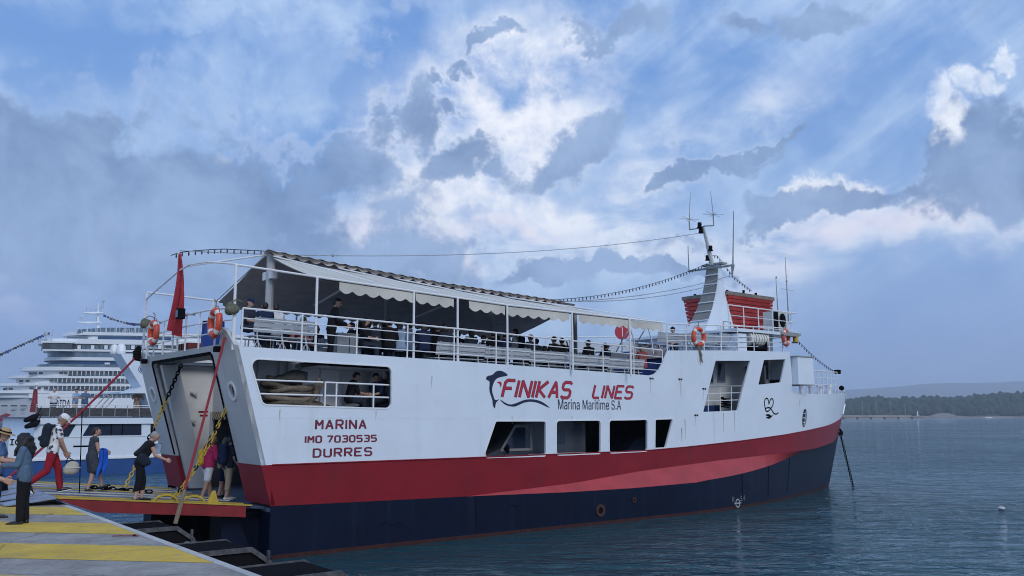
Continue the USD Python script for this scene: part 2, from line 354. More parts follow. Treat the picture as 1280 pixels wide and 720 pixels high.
# ------------------------------------------------------------------ quay
QZ, QU = 1.45, -3.62
def conc(name, col, var, paint=False):
    g = Graph(); co = g.add('texture_coordinate') + '.object'
    n1 = g.noise(co, 1.3, 8, .65); n2 = g.noise(co, 14, 6, .7); n3 = g.noise(co, .35, 3, .5)
    f = g.math('add', g.math('multiply', n1, .5), g.math('add', g.math('multiply', n2, .3), g.math('multiply', n3, .2)))
    base = g.add('rgb_ramp', {'fac': f}, ramp=[(.36, tuple(c * (1 - var) for c in col)), (.62, tuple(c * (1 + var) for c in col))]) + '.color'
    if paint:
        worn = g.rng(g.noise(co, 5.0, 9, .72), .57, .66)
        base = g.mixc(g.math('multiply', worn, .75), base, (.24, .235, .23))
        base = g.mixc(g.math('multiply', g.rng(g.noise(co, 1.1, 5, .6), .5, .75), .35), base, (.30, .24, .12))
    else:
        base = g.mixc(g.math('multiply', g.rng(g.noise(co, .8, 7, .7), .56, .72), .5), base, (.12, .115, .115))
    ck = g.add('voronoi_texture', {'vector': g.add('vector_math', {'vector1': co, 'vector2': g.add('vector_math', {'vector1': g.add('noise_texture', {'vector': co}, scale=1.6, detail=6) + '.color'}, math_type='scale', scale=.7) + '.vector'}, math_type='add') + '.vector'}, scale=.42, feature='distance_to_edge') + '.distance'
    base = g.mixc(g.math('multiply', g.math('multiply', g.rng(ck, .012, .003), g.rng(n3, .42, .6)), .7), base, (.07, .068, .066))
    sp = g.rng(g.noise(co, 60, 4, .7), .60, .70); base = g.mixc(g.math('multiply', sp, .45), base, (.10, .10, .10))
    bn = g.add('bump', {'height': g.noise(co, 45, 5, .65)}, strength=1.0, distance=.012)
    p = g.add('principled_bsdf', {'base_color': base, 'normal': bn + '.normal'}, roughness=.8)
    return usdkit.material(stage, f'/World/Looks/{name}', g.n, g.l, surface=p + '.BSDF')
CONC = conc('quay_concrete', (.275, .26, .24), .42); QYEL = conc('quay_yellow_paint', (.60, .40, .05), .18, True); COPE = conc('coping_concrete', (.46, .455, .44), .18)
def fq(u, v, z): return S.w(u, v, z)
def slab(u0, u1, v0, v1, z0, z1):
    m = bx(u0, u1, v0, v1, z0, z1); m.vertices = np.array([S.w(*p) for p in m.vertices]); return m
single('quay', cat([slab(-60, QU - .12, -60, 60, -2.5, QZ), slab(QU - .12, QU - .06, -60, 60, -2.5, QZ - .30)]), CONC, 'worn grey concrete quay', kind='structure')
cop = []
for k in range(26):
    v0 = -22 + k * 2.0 
    b = bx(QU - .12, QU, v0 + .012, v0 + 1.988, QZ - .30, QZ + .004)
    m = m3.Manifold.hull_points(np.vstack([b.vertices * 1.0])); 
    b.vertices = np.array([S.w(*p) for p in b.vertices]); part('/World/quay', 'coping_stone', b, COPE)
# hatched stripes painted on the quay, one object each
sdir = np.array([math.cos(math.radians(-7.2)), math.sin(math.radians(-7.2))]); snrm = np.array([-sdir[1], sdir[0]])
quay_poly = Polygon([tuple(S.w(a, b, 0)[:2]) for a, b in ((QU - .13, -40), (QU - .13, 30), (-45, 30), (-45, -40))])
base0 = gnd(125, 690.5, QZ)[:2]
for k in range(-1, 5):
    off = k * 2.5; c0 = base0 + snrm * off; w = .66
    pl = Polygon([tuple(c0 + sdir * a + snrm * b) for a, b in ((-16, -w), (22, -w), (22, w), (-16, w))]).intersection(quay_poly)
    for p in polys(pl):
        single('painted_stripe', plate(p, lambda a, b, d: (a, b, QZ + .004), 0, 3), QYEL, ['yellow painted stripe running under the picture edge nearest the viewer', 'broad worn yellow stripe across the quay nearest the camera', 'yellow stripe just in front of the feet of the dark haired person', 'yellow painted stripe beside the ramp flaps', 'yellow stripe partly under the ramp flaps at the quay edge', 'yellow stripe on the quay beyond the boarding ramp'][k + 1], 'road marking', kind='structure')

# fenders: deep black steel and rubber blocks standing out from the quay face
def fender(v0, v1, u1, zt, label):
    t = thing('quay_fender', label, 'fender', S.w(QU + .003, v0, 0), AL, 'black fenders on the quay face'); L = u1 - QU; W = v1 - v0
    prof = Polygon([(0, -1.2), (0, zt), (L - .35, zt), (L, zt - .25), (L + .35, zt - .95), (L + .35, -1.2)])
    def mp(a, b, d): return (a, d, b)
    part(t, 'body', prism(prof, lambda a, b, d: (a, .05 + d, b), W - .1), BLACK, label=None)
    for y0 in (0, W - .055):
        fl = prof.buffer(.03, join_style=2).difference(prof.buffer(-.055, join_style=2)).intersection(sbox(.0, -1.2, 9, 3))
        for p in polys(fl): part(t, 'flange', prism(p, lambda a, b, d: (a, y0 + d, b), .055), STEELW)
    for a, b in ((L - .12, zt - .42), (L + .12, zt - .95)):
        part(t, 'bolt_boss', cyl((a, -.07, b), (a, .06, b), .11, 14), GREYP); part(t, 'bolt', cyl((a, -.11, b), (a, -.06, b), .05, 6), BLACK)
    part(t, 'rib', bx(L - .02 - .03, L + .02 - .03, -.02, .05, zt - 1.6, zt - .06), STEELW)
    part(t, 'top_plate', bx(.02, L - .4, .12, W - .12, zt + .002, zt + .02), BLACKP)
fu = [(242, 658, 1.0), (338, 684, 1.0), (452, 713, 1.0)]
lb = ['black steel fender block nearest the boarding ramp', 'black fender block with bolted chamfered end beside the red and blue hull corner', 'black fender block cut by the bottom edge of the picture']
for (px, py, z), l in zip(fu, lb):
    u, v = S.flat(px, py, z); fender(v, v + 1.35, u, z, l)

# ------------------------------------------------------------------ far shore
def far(px, dist, z=0.0):
    d = ray(px, 519); return np.array([d[0] / d[1] * dist, dist, z])
SHORE = M('rocky_shore', (.22, .19, .16), .9, .3, .03)
WOOD = M('island_woodland', (.022, .040, .022), .9, .45, .09)
EARTH = M('island_soil', (.05, .06, .035), .9, .3, .02)
MOUNT = M('mountain_slope', (.05, .06, .05), .95, .3, .001)
xs = np.linspace(300, 1500, 90); ys = np.linspace(1480, 1980, 20)
def isl(x, y):
    t = (y - 1480) / 500; r = (x - 560) / 400
    h = 36 + 15 * np.clip((x - 640) / 340, -.9, 1.3) + 5 * math.sin(x * .021) + 6 * (meshkit.fbm(np.array([x * .012, y * .012, 0]), 3, 5) - .5)
    if x < 700: h *= max(.25, .75 + .25 * (x - 480) / 220)
    return (x, y + 14 * math.sin(x * .013), -1.0 + h * min(1.0, math.sin(math.pi * min(max(t, 0), 1)) ** .6 * 1.25) * .62)
ig = grid(isl, xs, ys)
single('island_hill', ig, EARTH, 'low wooded island across the water', kind='structure', smooth=True)
leafv, leaff = trimesh.creation.icosphere(subdivisions=1).vertices, trimesh.creation.icosphere(subdivisions=1).faces
TV, TF, nb = [], [], 0
for k in range(4200):
    x = 300 + 1200 * nrg.random(); y = 1490 + 300 * nrg.random() ** 1.5
    p = np.array(isl(x, y)); big = nrg.random()
    if p[2] < 1.2 + 3 * nrg.random(): continue
    r = 3.2 + 4.2 * big ** 2; dv = leafv * (1 + .35 * (nrg.random(len(leafv)) - .5))[:, None] * np.array([r, r, r * (1.0 + .7 * nrg.random())])
    TV.append(dv + p + np.array([0, 0, r * .75])); TF.append(leaff + nb); nb += len(leafv)
single('woodland', tm(np.vstack(TV), np.vstack(TF)), WOOD, 'dense dark green wood covering the island', kind='stuff')
xs2 = np.linspace(320, 1600, 60); sh = grid(lambda x, y: (x, 1470 + y * 22 + 14 * math.sin(x * .013), -1.2 + [0, 2.2, 3.2, 2.0][int(round(y * 3))] * (.6 + .9 * meshkit.fbm(np.array([x * .03, y, 0]), 3, 9))), xs2, [0, 1 / 3, 2 / 3, 1])
single('rocky_shore', sh, SHORE, 'pale rocky shoreline below the wood', kind='structure')
bare = grid(lambda a, b: (far(1178, 1490)[0] + 30 * a * (.4 + .6 * math.cos(b * 1.5)), 1488 + 34 * b, 8.5 * max(0, 1 - abs(a) ** 1.7) * math.sin(math.pi * (b * .5 + .5)) * (.8 + .4 * meshkit.fbm(np.array([a * 3, b * 3, 0.]), 3, 3))), np.linspace(-1, 1.8, 16), np.linspace(-1, 1, 8))
single('bare_earth_bank', bare, SHORE, 'patch of bare pale earth in front of the wood', kind='structure')
def mtn(x, y):
    t = y; h = 205 + 85 * np.clip((x - 2700) / 900, -1.2, 1) + 70 * (meshkit.fbm(np.array([x * .0008, 2.2, 0]), 4, 21) - .5) - 90 * max(0, (2500 - x) / 900)
    return (x, 6600 + 1500 * t, -5 + max(10, h) * math.sin(math.pi * t) ** .8)
single('far_mountain', grid(mtn, np.linspace(1500, 9000, 70), np.linspace(0, 1, 9)), MOUNT, 'pale blue mountain ridge fading in the haze', kind='structure', smooth=True)
# breakwater with lamp posts
t = thing('breakwater', 'low concrete breakwater with square openings in front of the island', 'breakwater')
x0, x1 = far(985, 1060)[0], far(1157, 1060)[0]
BW = M('breakwater_concrete', (.30, .27, .24), .85, .2, .05)
part(t, 'deck', bx(x0, x1, 1056, 1066, 1.5, 2.9), BW)
edges = np.linspace(x0, x1 - 2, 11)
for k in range(10): part(t, 'pier', bx(edges[k] + 1.4, edges[k + 1] - 1.4, 1056.5, 1065.5, -2, 1.5), BW)
part(t, 'parapet', bx(x0, x1 - 16, 1063, 1064, 2.9, 3.9), BW)
for k, px in enumerate((1078.5, 1096.5, 1114, 1132)):
    x = far(px, 1062)[0]
    t = thing('lamp_post', f'tall thin lamp post on the breakwater, {["nearest the ferry bow", "second from the ferry bow", "third from the ferry bow", "last before the beacon"][k]}', 'lamp post', (x, 1062, 2.9), 0, 'lamp posts on the breakwater')
    part(t, 'pole', tube([(0, 0, 0), (0, 0, 17)], [.26, .18], 6), GREYP); part(t, 'lamp_head', bx(-1.2, 1.2, -.2, .2, 16.8, 17.15), GREYP)
x = far(1147, 1062)[0]
t = thing('harbour_beacon', 'small white harbour beacon near the end of the breakwater', 'beacon', (x, 1062, 2.9))
part(t, 'tower', tube([(0, 0, 0), (0, 0, 4.2)], [1.0, .6], 8), WHITE2); part(t, 'lantern', ball((0, 0, 4.9), .8), WHITE2); part(t, 'base', bx(-2, 2, -2, 2, 0, .6), BW)
for k, px in enumerate((1234, 1238)):
    t = thing('sailing_boat', ['small moored yacht by the island shore, left mast of a close pair', 'small moored yacht by the island shore, right mast of a close pair'][k], 'yacht', far(px, 1440, SEA))
    part(t, 'hull', hull([((-4, 0, .3), .5), ((4.5, 0, .9), .3), ((0, 0, .2), (1, 1.3, .6)), ((-3.5, 0, .9), (.8, 1.1, .4))]), WHITE2); part(t, 'mast', cyl((0, 0, .8), (0, 0, 13), .12, 6), GREYP); part(t, 'boom', cyl((0, 0, 2.2), (-3.6, 0, 2.1), .12, 6), WHITE2)
p = gnd(1252, 637, SEA)
t = thing('mooring_buoy', 'tiny white float on the open water right of the bow', 'buoy', p)
part(t, 'float', ball((0, 0, .05), (.13, .13, .07)), GREYW); part(t, 'ring', tube([(0.03 * math.cos(a), 0, (.12 + .03 * math.sin(a))) for a in np.linspace(0, 6.28, 9)[:-1]], .012, 5, True), GREYP)

# haze
HZ = -4.0
def make_haze():
    g = Graph(); p = g.add('principled_volume', color=(.84, .91, 1.0), density=1.8e-4, anisotropy=.2)
    return usdkit.material(stage, '/World/Looks/haze', g.n, g.l, volume=p + '.volume')
single('haze', bx(-12000, 12000, -3500, 13500, -7, 345), make_haze(), 'thin pale evening haze over the water', kind='stuff')

T = thing('string_scrap', 'scrap of red string lying on the quay between two yellow stripes', 'litter', gnd(140, 671, QZ + .006))
part(T, 'strand', tube([(.0, 0, .01), (.12, .05, .012), (.2, .0, .015), (.32, .06, .01), (.42, .02, .012)], .008, 5), RED); part(T, 'knot', ball((.34, .06, .015), (.03, .02, .015), 1), BLACKP)
# ================================================================== the ferry
def sm(x): x = min(1.0, max(0.0, x)); return x * x * (3 - 2 * x)
def us(z): return 32.4 + .45 * (z + .15)                       # raked stem
def U_(s, z): return s - (34.1 - us(z)) * sm((s - 18) / 16.1)
def Sof(u, z):
    s = u
    for _ in range(4): s = u + (34.1 - us(z)) * sm((s - 18) / 16.1)
    return s
def inset(s):                                                   # upper hull side, from the beam line inwards
    if s < 7: return 0.0
    b = .055 * (s - 7)
    return min(CL, b + (2.66 * max(0, (s - 22) / 12.1) ** 2.6 if s > 22 else 0))
def inlow(s): return 0.0 if s < 16 else min(CL, CL * ((s - 16) / 18.1) ** 1.7)
def on_side(px, py):
    v = 0.0
    for _ in range(5):
        u, z = S.side(px, py, v); s = Sof(u, z); v = inset(s)
    return s, z
def hullmap(s, z, d): return (U_(s, z), inset(s) + d, z)        # starboard
def portmap(s, z, d): return (U_(s, z), BEAM - inset(s) - d, z)
z_r = lambda s: float(np.interp(s, [0, 15, 17.4, 21, 24.5, 29.5, 33, 34.1], [2.17, 2.17, 2.24, 2.40, 2.60, 2.95, 3.32, 3.48]))
z_kt = lambda s: float(np.interp(s, [0, 7, 11.4, 14.7, 19.4, 27.5, 31, 34.1], [1.17, 1.06, 1.22, 1.46, 1.68, 1.92, 2.12, 2.6]))
z_kl = lambda s: min(z_kt(s), float(np.interp(s, [0, 7, 11, 14, 18], [1.17, 1.06, .97, .95, .99])) if s < 18 else .95 + .0052 * (s - 14.5) ** 2 + .02)
z_d = lambda u: 5.12 - .018 * u                                 # sheer of the upper deck edge
UST = lambda z: -.17 + (5.16 - z) * .283 if z > 1.17 else .96    # raked stern plane

F = thing('ferry', 'white ferry with red and dark blue hull bands lowering its stern ramp on the quay', 'ferry', P0, AL)
ss = np.concatenate([np.linspace(.96, 7, 8), np.linspace(7.8, 18, 16), np.linspace(18.6, 34.1, 36)])
def strip(lo, hi, ilo, ihi, mp_side, n=3):
    """hull strip between two height curves; insets given at the lower and upper edge"""
    def fn(s, t):
        z = lo(s) + (hi(s) - lo(s)) * t; i = ilo(s) + (ihi(s) - ilo(s)) * t
        return (U_(s, z), i if mp_side == 0 else BEAM - i, z)
    m = grid(fn, ss, np.linspace(0, 1, n)); 
    if mp_side == 0: m.invert()
    m.invert(); return m
ZW = lambda s: .05 - .0 * s
def both(*a, **k): return cat([strip(*a, 0, **k), strip(*a, 1, **k)])
part(F, 'hull_bottom', both(lambda s: -1.6, lambda s: -.04, lambda s: min(CL, inlow(s) + .5), inlow, n=3), ANTIF, 40)
part(F, 'hull_lower', both(lambda s: -.04, z_kl, inlow, inlow, n=4), BLUE, 40)
part(F, 'hull_ledge', both(z_kl, z_kt, inlow, inset, n=4), RED_LIT, 40)
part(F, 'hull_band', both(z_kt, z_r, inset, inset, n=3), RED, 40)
part(F, 'hull_band', cat([solid_quad([(.69, y, 2.168), (.98, y, z_r(1)), (.98, y, 1.165), (.965, y, 1.165)], (0, d, 0)) for y, d in ((.002, .05), (BEAM - .002, -.05))][:1]), RED)
part(F, 'hull_band', solid_quad([(.69, BEAM - .002, 2.168), (.98, BEAM - .002, z_r(1)), (.98, BEAM - .002, 1.165), (.965, BEAM - .002, 1.165)], (0, -.05, 0)), RED)
part(F, 'transom', cat([solid_quad([(.96, 0.02, -1.6), (.96, BEAM - .02, -1.6), (.96, BEAM - .02, 1.0), (.96, .02, 1.0)], (.1, 0, 0))]), BLUE)
part(F, 'rubbing_strip', cat([tube([(U_(s, z_r(s)), inset(s) - .004, z_r(s)) for s in ss], .022, 6)]), RED)

# --- white side plating with its openings (starboard)
def pol(pts, r=.0, r2=None):
    p = Polygon([on_side(*q) for q in pts])
    return p.buffer(-r).buffer(r) if r else p
WIN_AFT = pol([(313, 449), (489, 459), (489, 510), (329, 505)], .16)
WLOW = [pol([(620, 527), (682, 527), (682, 569), (605, 571)], .09), pol([(696, 526.5), (750.5, 526), (750.5, 566), (696, 568)], .1), pol([(762, 526), (809, 525), (809, 563), (762, 565.5)], .1), pol([(819.5, 525), (841, 524), (832, 559), (819, 560)], .05)]
WUP = [pol([(894.5, 451), (938, 451), (922, 513), (879, 515)], .03), pol([(955, 450), (982, 449), (976, 478), (948, 481)], .03)]
OVAL = affinity.scale(shapely.Point(*on_side(1005.5, 522.5)).buffer(1, 12), .17, .36)
sides = [(0.68, 2.17)] + [(s, z_r(s)) for s in ss if s > 1.0]
step = [(15.35, 4.84), (15.65, 4.90), (15.9, 5.05), (16.1, 5.28), (16.28, 5.55), (16.45, 5.80)]
top_aft = [(s, z_d(s)) for s in np.linspace(15.2, 0, 12)]
roof = [(24.5, 6.16), (20, 5.98)]
bul = [(34.1, 3.98), (33.9, 4.2), (33.4, 4.42), (32.4, 4.52), (31, 4.50), (28.5, 4.40), (25.6, 4.36), (24.95, 4.42), (24.85, 4.6), (24.75, 5.2)]
WALL = Polygon(sides + bul + roof + step[::-1] + top_aft + [(-.17, 5.16)]).buffer(0)
holes = unary_union([WIN_AFT, OVAL] + WLOW + WUP)
WALL_OPEN = WALL.difference(holes)
part(F, 'starboard_side', plate(WALL_OPEN, hullmap, .07, .55), WHITE, 35)
part(F, 'port_side', plate(WALL.difference(unary_union([affinity.translate(WIN_AFT, 0, 0)] + WLOW + WUP)), portmap, .07, .7), WHITE, 35)  # unseen port openings, mirrored from starboard to let daylight inside
def rim(parent, poly, name, w, d, mat, off=-.012):
    r = poly.buffer(w, join_style=1).difference(poly.buffer(.004))
    for p in polys(r): part(parent, name, plate(p, hullmap, .07 + d, .6, off), mat)
for w in WLOW: rim(F, w, 'window_rim', .045, .0, WHITE2)
rim(F, WIN_AFT, 'window_rim', .04, .0, WHITE2); rim(F, OVAL, 'window_rim', .035, .0, BLACKP)
for k in range(3): part(F, 'scuttle_bar', cyl(hullmap(OVAL.centroid.x - .15, OVAL.centroid.y + .2 * (k - 1), .03), hullmap(OVAL.centroid.x + .15, OVAL.centroid.y + .2 * (k - 1), .03), .02, 6), WHITE2)
part(F, 'scuttle_pane', plate(OVAL, hullmap, .0, 1, .05), PANE)

# --- raked stern plate with the vehicle door
def sternmap(v, z, d): return (UST(z) + d, v, z)
DOOR = Polygon([(1.62, 1.17), (6.75, 1.17), (6.98, 4.93), (6.9, 5.0), (1.75, 5.0), (1.68, 4.93)])
stp = Polygon([(0, 1.17), (BEAM, 1.17), (BEAM, 5.3), (BEAM - .5, 5.42), (BEAM - 1.0, 5.26), (CL, 5.24), (1.0, 5.22), (.55, 5.62), (.25, 5.5), (0, 5.16)])
op = stp.difference(DOOR)
for (lo, hi, mat, nm) in ((1.17, 2.165, RED, 'stern_band'), (2.17, 6, GREYW, 'stern_plate')):  # stern plating greyer than the side: shade of its raked face in the colour
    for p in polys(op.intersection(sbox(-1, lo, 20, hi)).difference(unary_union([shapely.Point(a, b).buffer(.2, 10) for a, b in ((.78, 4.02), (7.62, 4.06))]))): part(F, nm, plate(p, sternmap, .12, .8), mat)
for a, b in ((.78, 4.02), (7.62, 4.06)):
    ringp = shapely.Point(a, b).buffer(.25, 12).difference(shapely.Point(a, b).buffer(.18, 12))
    ph = part(F, 'porthole', plate(ringp, sternmap, .1, 3, -.03), WHITE2); part(ph if False else F, 'porthole_pane', plate(shapely.Point(a, b).buffer(.19, 12), sternmap, 0, 3, .06), PANE)
part(F, 'door_seal', [plate(p, sternmap, .03, 2, -.022) for p in polys(DOOR.buffer(.07, join_style=2).difference(DOOR.buffer(-.015, join_style=2)).intersection(sbox(0, 2.2, 20, 9)))], BLACKP)
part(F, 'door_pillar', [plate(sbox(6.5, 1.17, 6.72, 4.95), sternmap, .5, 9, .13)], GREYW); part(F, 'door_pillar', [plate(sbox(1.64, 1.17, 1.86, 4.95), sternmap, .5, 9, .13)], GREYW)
for yy in (.95, 7.45):
    part(F, 'stern_lamp', bx(-.32, -.18, yy - .08, yy + .08, 5.02, 5.16), BLACKP)

# --- vehicle deck, bulkheads, gallery
part(F, 'vehicle_deck', solid_quad([(.97, .1, 1.1), (.97, BEAM - .1, 1.1), (24, BEAM - 1.2, 1.1), (24, 1.2, 1.1)], (0, 0, -.1)), DECK)
part(F, 'port_inner_face', solid_quad([(.98, 7.35, 1.1), (1.95, 7.35, 1.1), (1.95, 7.35, 5.0), (0, 7.35, 5.0)], (0, .1, 0)), M('port_lining_grey', (.56, .56, .55), .5, .1, 1.0, grime=(.36, .33, .30), gscale=(2, 2, .5), gamt=.45))
part(F, 'stern_bulkhead', [bx(1.95, 2.05, 1.5, 7.45, 3.4, 4.995), bx(1.95, 2.05, 1.5, 2.1, 1.1, 3.4)], GREYW)
g = Graph(); co = g.add('texture_coordinate') + '.object'; sp = g.add('separate_xyz', {'vector': co})
st = g.math('greater_than', g.math('fraction', g.math('multiply', g.math('add', sp + '.y', sp + '.z'), 6.0)), .5)
cc = g.mixc(st, (.55, .47, .28), (.012, .012, .012)); pb = g.add('principled_bsdf', {'base_color': cc}, roughness=.5)
HAZ = usdkit.material(stage, '/World/Looks/hazard_stripes', g.n, g.l, surface=pb + '.BSDF')
part(F, 'hazard_beam', bx(1.90, 1.95, 2.1, 7.2, 3.28, 3.52), HAZ)
part(F, 'doorway_frame', bx(1.88, 1.96, 7.2, 7.34, 1.1, 3.52), GREYW)
for (yy, zz, w) in ((7.34, 4.1, .2), (7.34, 3.2, .2)): part(F, 'wall_bracket', [bx(1.2, 1.2 + w, yy - .12, yy, zz, zz + .07), tube([(1.2, yy - .12, zz + .05), (1.4, yy - .06, zz - .08)], .03, 6)], GREYW)
part(F, 'notice_plate', [bx(1.5, 1.8, 7.33, 7.345, 3.5, 3.55), bx(1.55, 1.8, 7.33, 7.345, 3.38, 3.43)], RED)
part(F, 'yellow_bracket', [bx(.85, 1.1, 7.1, 7.34, 2.42, 2.6), bx(.95, 1.05, 7.15, 7.34, 2.2, 2.42)], YELLOW)
part(F, 'stanchion', [cyl((1.5, 2.15, 1.1), (1.5, 2.15, 2.2), .025), cyl((1.5, 1.8, 2.2), (1.5, 2.15, 2.2), .025)], GREYP)
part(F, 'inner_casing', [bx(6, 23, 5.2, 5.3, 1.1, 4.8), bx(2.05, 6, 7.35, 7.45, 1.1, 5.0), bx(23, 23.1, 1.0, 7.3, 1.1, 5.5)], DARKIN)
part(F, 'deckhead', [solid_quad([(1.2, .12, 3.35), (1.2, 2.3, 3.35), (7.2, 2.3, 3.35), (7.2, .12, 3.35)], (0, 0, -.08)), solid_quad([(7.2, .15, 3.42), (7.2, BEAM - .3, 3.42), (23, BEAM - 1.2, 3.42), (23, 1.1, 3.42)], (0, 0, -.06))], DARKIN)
part(F, 'gallery_deck', bx(.9, 7.2, .1, 2.2, 3.35, 3.38), DECK)
gw = bx(.75, 7.2, 1.62, 1.68, 3.4, 4.95); part(F, 'gallery_wall', gw, WPAINT); part(F, 'gallery_wall', bx(7.0, 7.1, .1, 1.6, 3.4, 4.95), WPAINT)
for k in range(9): part(F, 'wall_stiffener', bx(1.1 + .62 * k, 1.16 + .62 * k, 1.53, 1.62, 3.4, 4.95), WHITE2)
part(F, 'gallery_bench', [bx(2.6, 6.8, 1.05, 1.52, 3.62, 3.67), bx(2.7, 2.75, 1.1, 1.5, 3.38, 3.62), bx(6.6, 6.65, 1.1, 1.5, 3.38, 3.62)], M('blue_bench_paint', (.03, .06, .20), .5))
# rails across the aft opening
r = node(F, 'window_railing')
a0, a1 = WIN_AFT.bounds[0], WIN_AFT.bounds[2]
for z, e in ((4.28, 0), (3.93, .12)):
    part(r, 'rail', cyl((a0 + .02 + e, .14, z + .02), (2.35, .14, z), .024, 8), WHITE2); part(r, 'rail', cyl((2.42, .14, z), (a1, .14, z - .03), .024, 8), WHITE2)
for u in (2.42, 2.75, 3.88): part(r, 'post', cyl((u, .14, 3.4), (u, .14, 4.28 if u > 2.5 else 4.3), .024, 8), WHITE2)

# --- superstructure behind the forward openings
part(F, 'side_deck', solid_quad([(16.6, .68, 3.5), (16.6, 2.0, 3.5), (24.5, 2.0, 3.62), (24.5, 1.3, 3.62)], (0, 0, -.07)), DECK)
HOUSE = [(16.7, 1.85), (25.2, 2.0), (25.9, CL), (25.2, BEAM - 2.0), (16.7, BEAM - 1.85)]
hv = [(a, b, 3.5) for a, b in HOUSE]
for k in range(5):
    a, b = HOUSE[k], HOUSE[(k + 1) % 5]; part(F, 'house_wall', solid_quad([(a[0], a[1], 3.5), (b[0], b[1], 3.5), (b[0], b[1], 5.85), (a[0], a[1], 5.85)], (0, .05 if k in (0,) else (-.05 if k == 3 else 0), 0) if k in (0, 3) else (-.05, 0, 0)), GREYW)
def housewin(u0, u1, z0, z1, lab=None):
    vv = lambda u: 1.85 + (u - 16.7) * .0176
    w = part(F, 'house_window', solid_quad([(u0, vv(u0) - .02, z0), (u1, vv(u1) - .02, z0), (u1, vv(u1) - .02, z1), (u0, vv(u0) - .02, z1)], (0, .015, 0)), PANE)
    part(F, 'window_frame', [bx(u0 - .04, u0, vv(u0) - .035, vv(u0), z0 - .04, z1 + .04), bx(u1, u1 + .04, vv(u1) - .035, vv(u1), z0 - .04, z1 + .04), bx(u0, u1, vv(u0) - .035, vv(u0), z1, z1 + .04), bx(u0, u1, vv(u0) - .035, vv(u0), z0 - .04, z0)], GREYP)
for px0, px1, y0, y1 in ((897, 906, 454, 477), (887, 891, 460, 478), (953.5, 962, 452, 474)):
    u0, z1 = S.side(px0, y0, 1.9); u1, z0 = S.side(px1, y1, 1.9); housewin(u0, u1, z0, z1)
u0, z0 = S.side(969.5, 478, 1.95); part(F, 'wall_stiffener', bx(u0, u0 + .03, 1.9, 1.97, 3.6, 5.8), GREYP)
bxu = S.side(973, 474, 1.5); part(F, 'deck_locker', bx(bxu[0] - .2, bxu[0] + .35, 1.3, 1.8, 3.6, 4.95), BLACKP)
r = node(F, 'opening_railing')
zz = on_side(885, 482)[1]
b = WUP[0].bounds
for k, py in enumerate((483, 491.5, 500.5)):
    p, q = on_side(883, py + .8), on_side(930, py - .8); part(r, 'rail', cyl(hullmap(p[0] - .3, p[1], .12), hullmap(q[0] + .1, q[1], .12), .03 if k == 0 else .016, 6), GREYP if k == 0 else WHITE2)
for px in (888.5, 903.5, 917.5):
    p, q = on_side(px, 483), on_side(px, 514); part(r, 'post', cyl(hullmap(q[0], q[1] - .1, .12), hullmap(q[0], p[1], .12), .02, 6), WHITE2)
sk_ = Polygon([on_side(877, 508), on_side(925, 506), on_side(925, 515), on_side(877, 517)])
part(F, 'blue_skirting', plate(sk_, hullmap, .02, 2, 1.0), M('blue_trim_paint', (.012, .03, .11), .5))
cvu, cvz = S.side(907, 503, 1.3); part(F, 'rope_coil', [tube([(cvu + .22 * math.cos(t) * (1 - .02 * t), 1.3 + .22 * math.sin(t), cvz - .2 + .018 * t) for t in np.linspace(0, 22, 80)], .03, 6), ball((cvu, 1.3, cvz + .05), (.12, .12, .12), 1)], BLACKP)
# rust and scupper marks under the openings
for px, py in ((904, 516), (918, 515)):
    p = on_side(px, py); part(F, 'rust_streak', plate(Polygon([(p[0] - .018, p[1]), (p[0] + .018, p[1]), (p[0] + .006, p[1] - .75), (p[0] - .006, p[1] - .75)]), hullmap, 0, 1, -.004), M('rust_stain_' + 'ab'[px > 910], (.36, .31, .27), .7, .2, 6))
for px, py in ((813, 473), (849, 474), (869, 519), (879, 486)):
    p = on_side(px, py); part(F, 'scupper', [plate(affinity.translate(sbox(-.05, -.03, .05, .03), *p), hullmap, .03, 1, -.02), plate(affinity.translate(sbox(.1, -.03, .16, .03), *p), hullmap, .03, 1, -.02)], BLACKP)
STAIN = M('rust_run', (.34, .27, .21), .75, .3, 8, stretch=(1, 1, .2))
for k, (px, py, ln, wd_) in enumerate(((813, 475, .5, .012), (850, 476, .6, .016), (869, 521, .35, .012), (879, 488, .4, .01), (856, 524, .75, .02), (852, 535, .5, .03), (540, 470, .35, .012), (640, 520, .25, .01), (350, 512, .3, .012), (470, 514, .22, .012), (1000, 500, .3, .014), (715, 520, .2, .01))):
    p = on_side(px, py); j = .02 * (rng.random() - .5); part(F, 'rust_streak', plate(Polygon([(p[0] - wd_, p[1]), (p[0] + wd_, p[1]), (p[0] + wd_ * .7 + j, p[1] - ln * .5), (p[0] + wd_ * .2 + j, p[1] - ln), (p[0] - wd_ * .3 + j, p[1] - ln), (p[0] - wd_ * .5 + j, p[1] - ln * .4)]), hullmap, 0, 1, -.0035), STAIN)
# plate seams: weld lines that stand 3 mm proud
for s in (3.1, 5.9, 9.2, 12.6, 16.9, 20.9, 24.2):
    part(F, 'weld_seam', plate(sbox(s, z_r(s + .02) + .02, s + .02, (z_d(s) if s < 15 else 5.8) - .02).difference(holes.buffer(.06)), hullmap, 0, .8, -.003), WHITE)
for s0, s1, zz in ((.55, 7.8, 3.33), (16.5, 21, 3.2)):
    part(F, 'weld_seam', plate(sbox(s0, zz, s1, zz + .018).difference(holes.buffer(.05)), hullmap, 0, .8, -.003), WHITE)
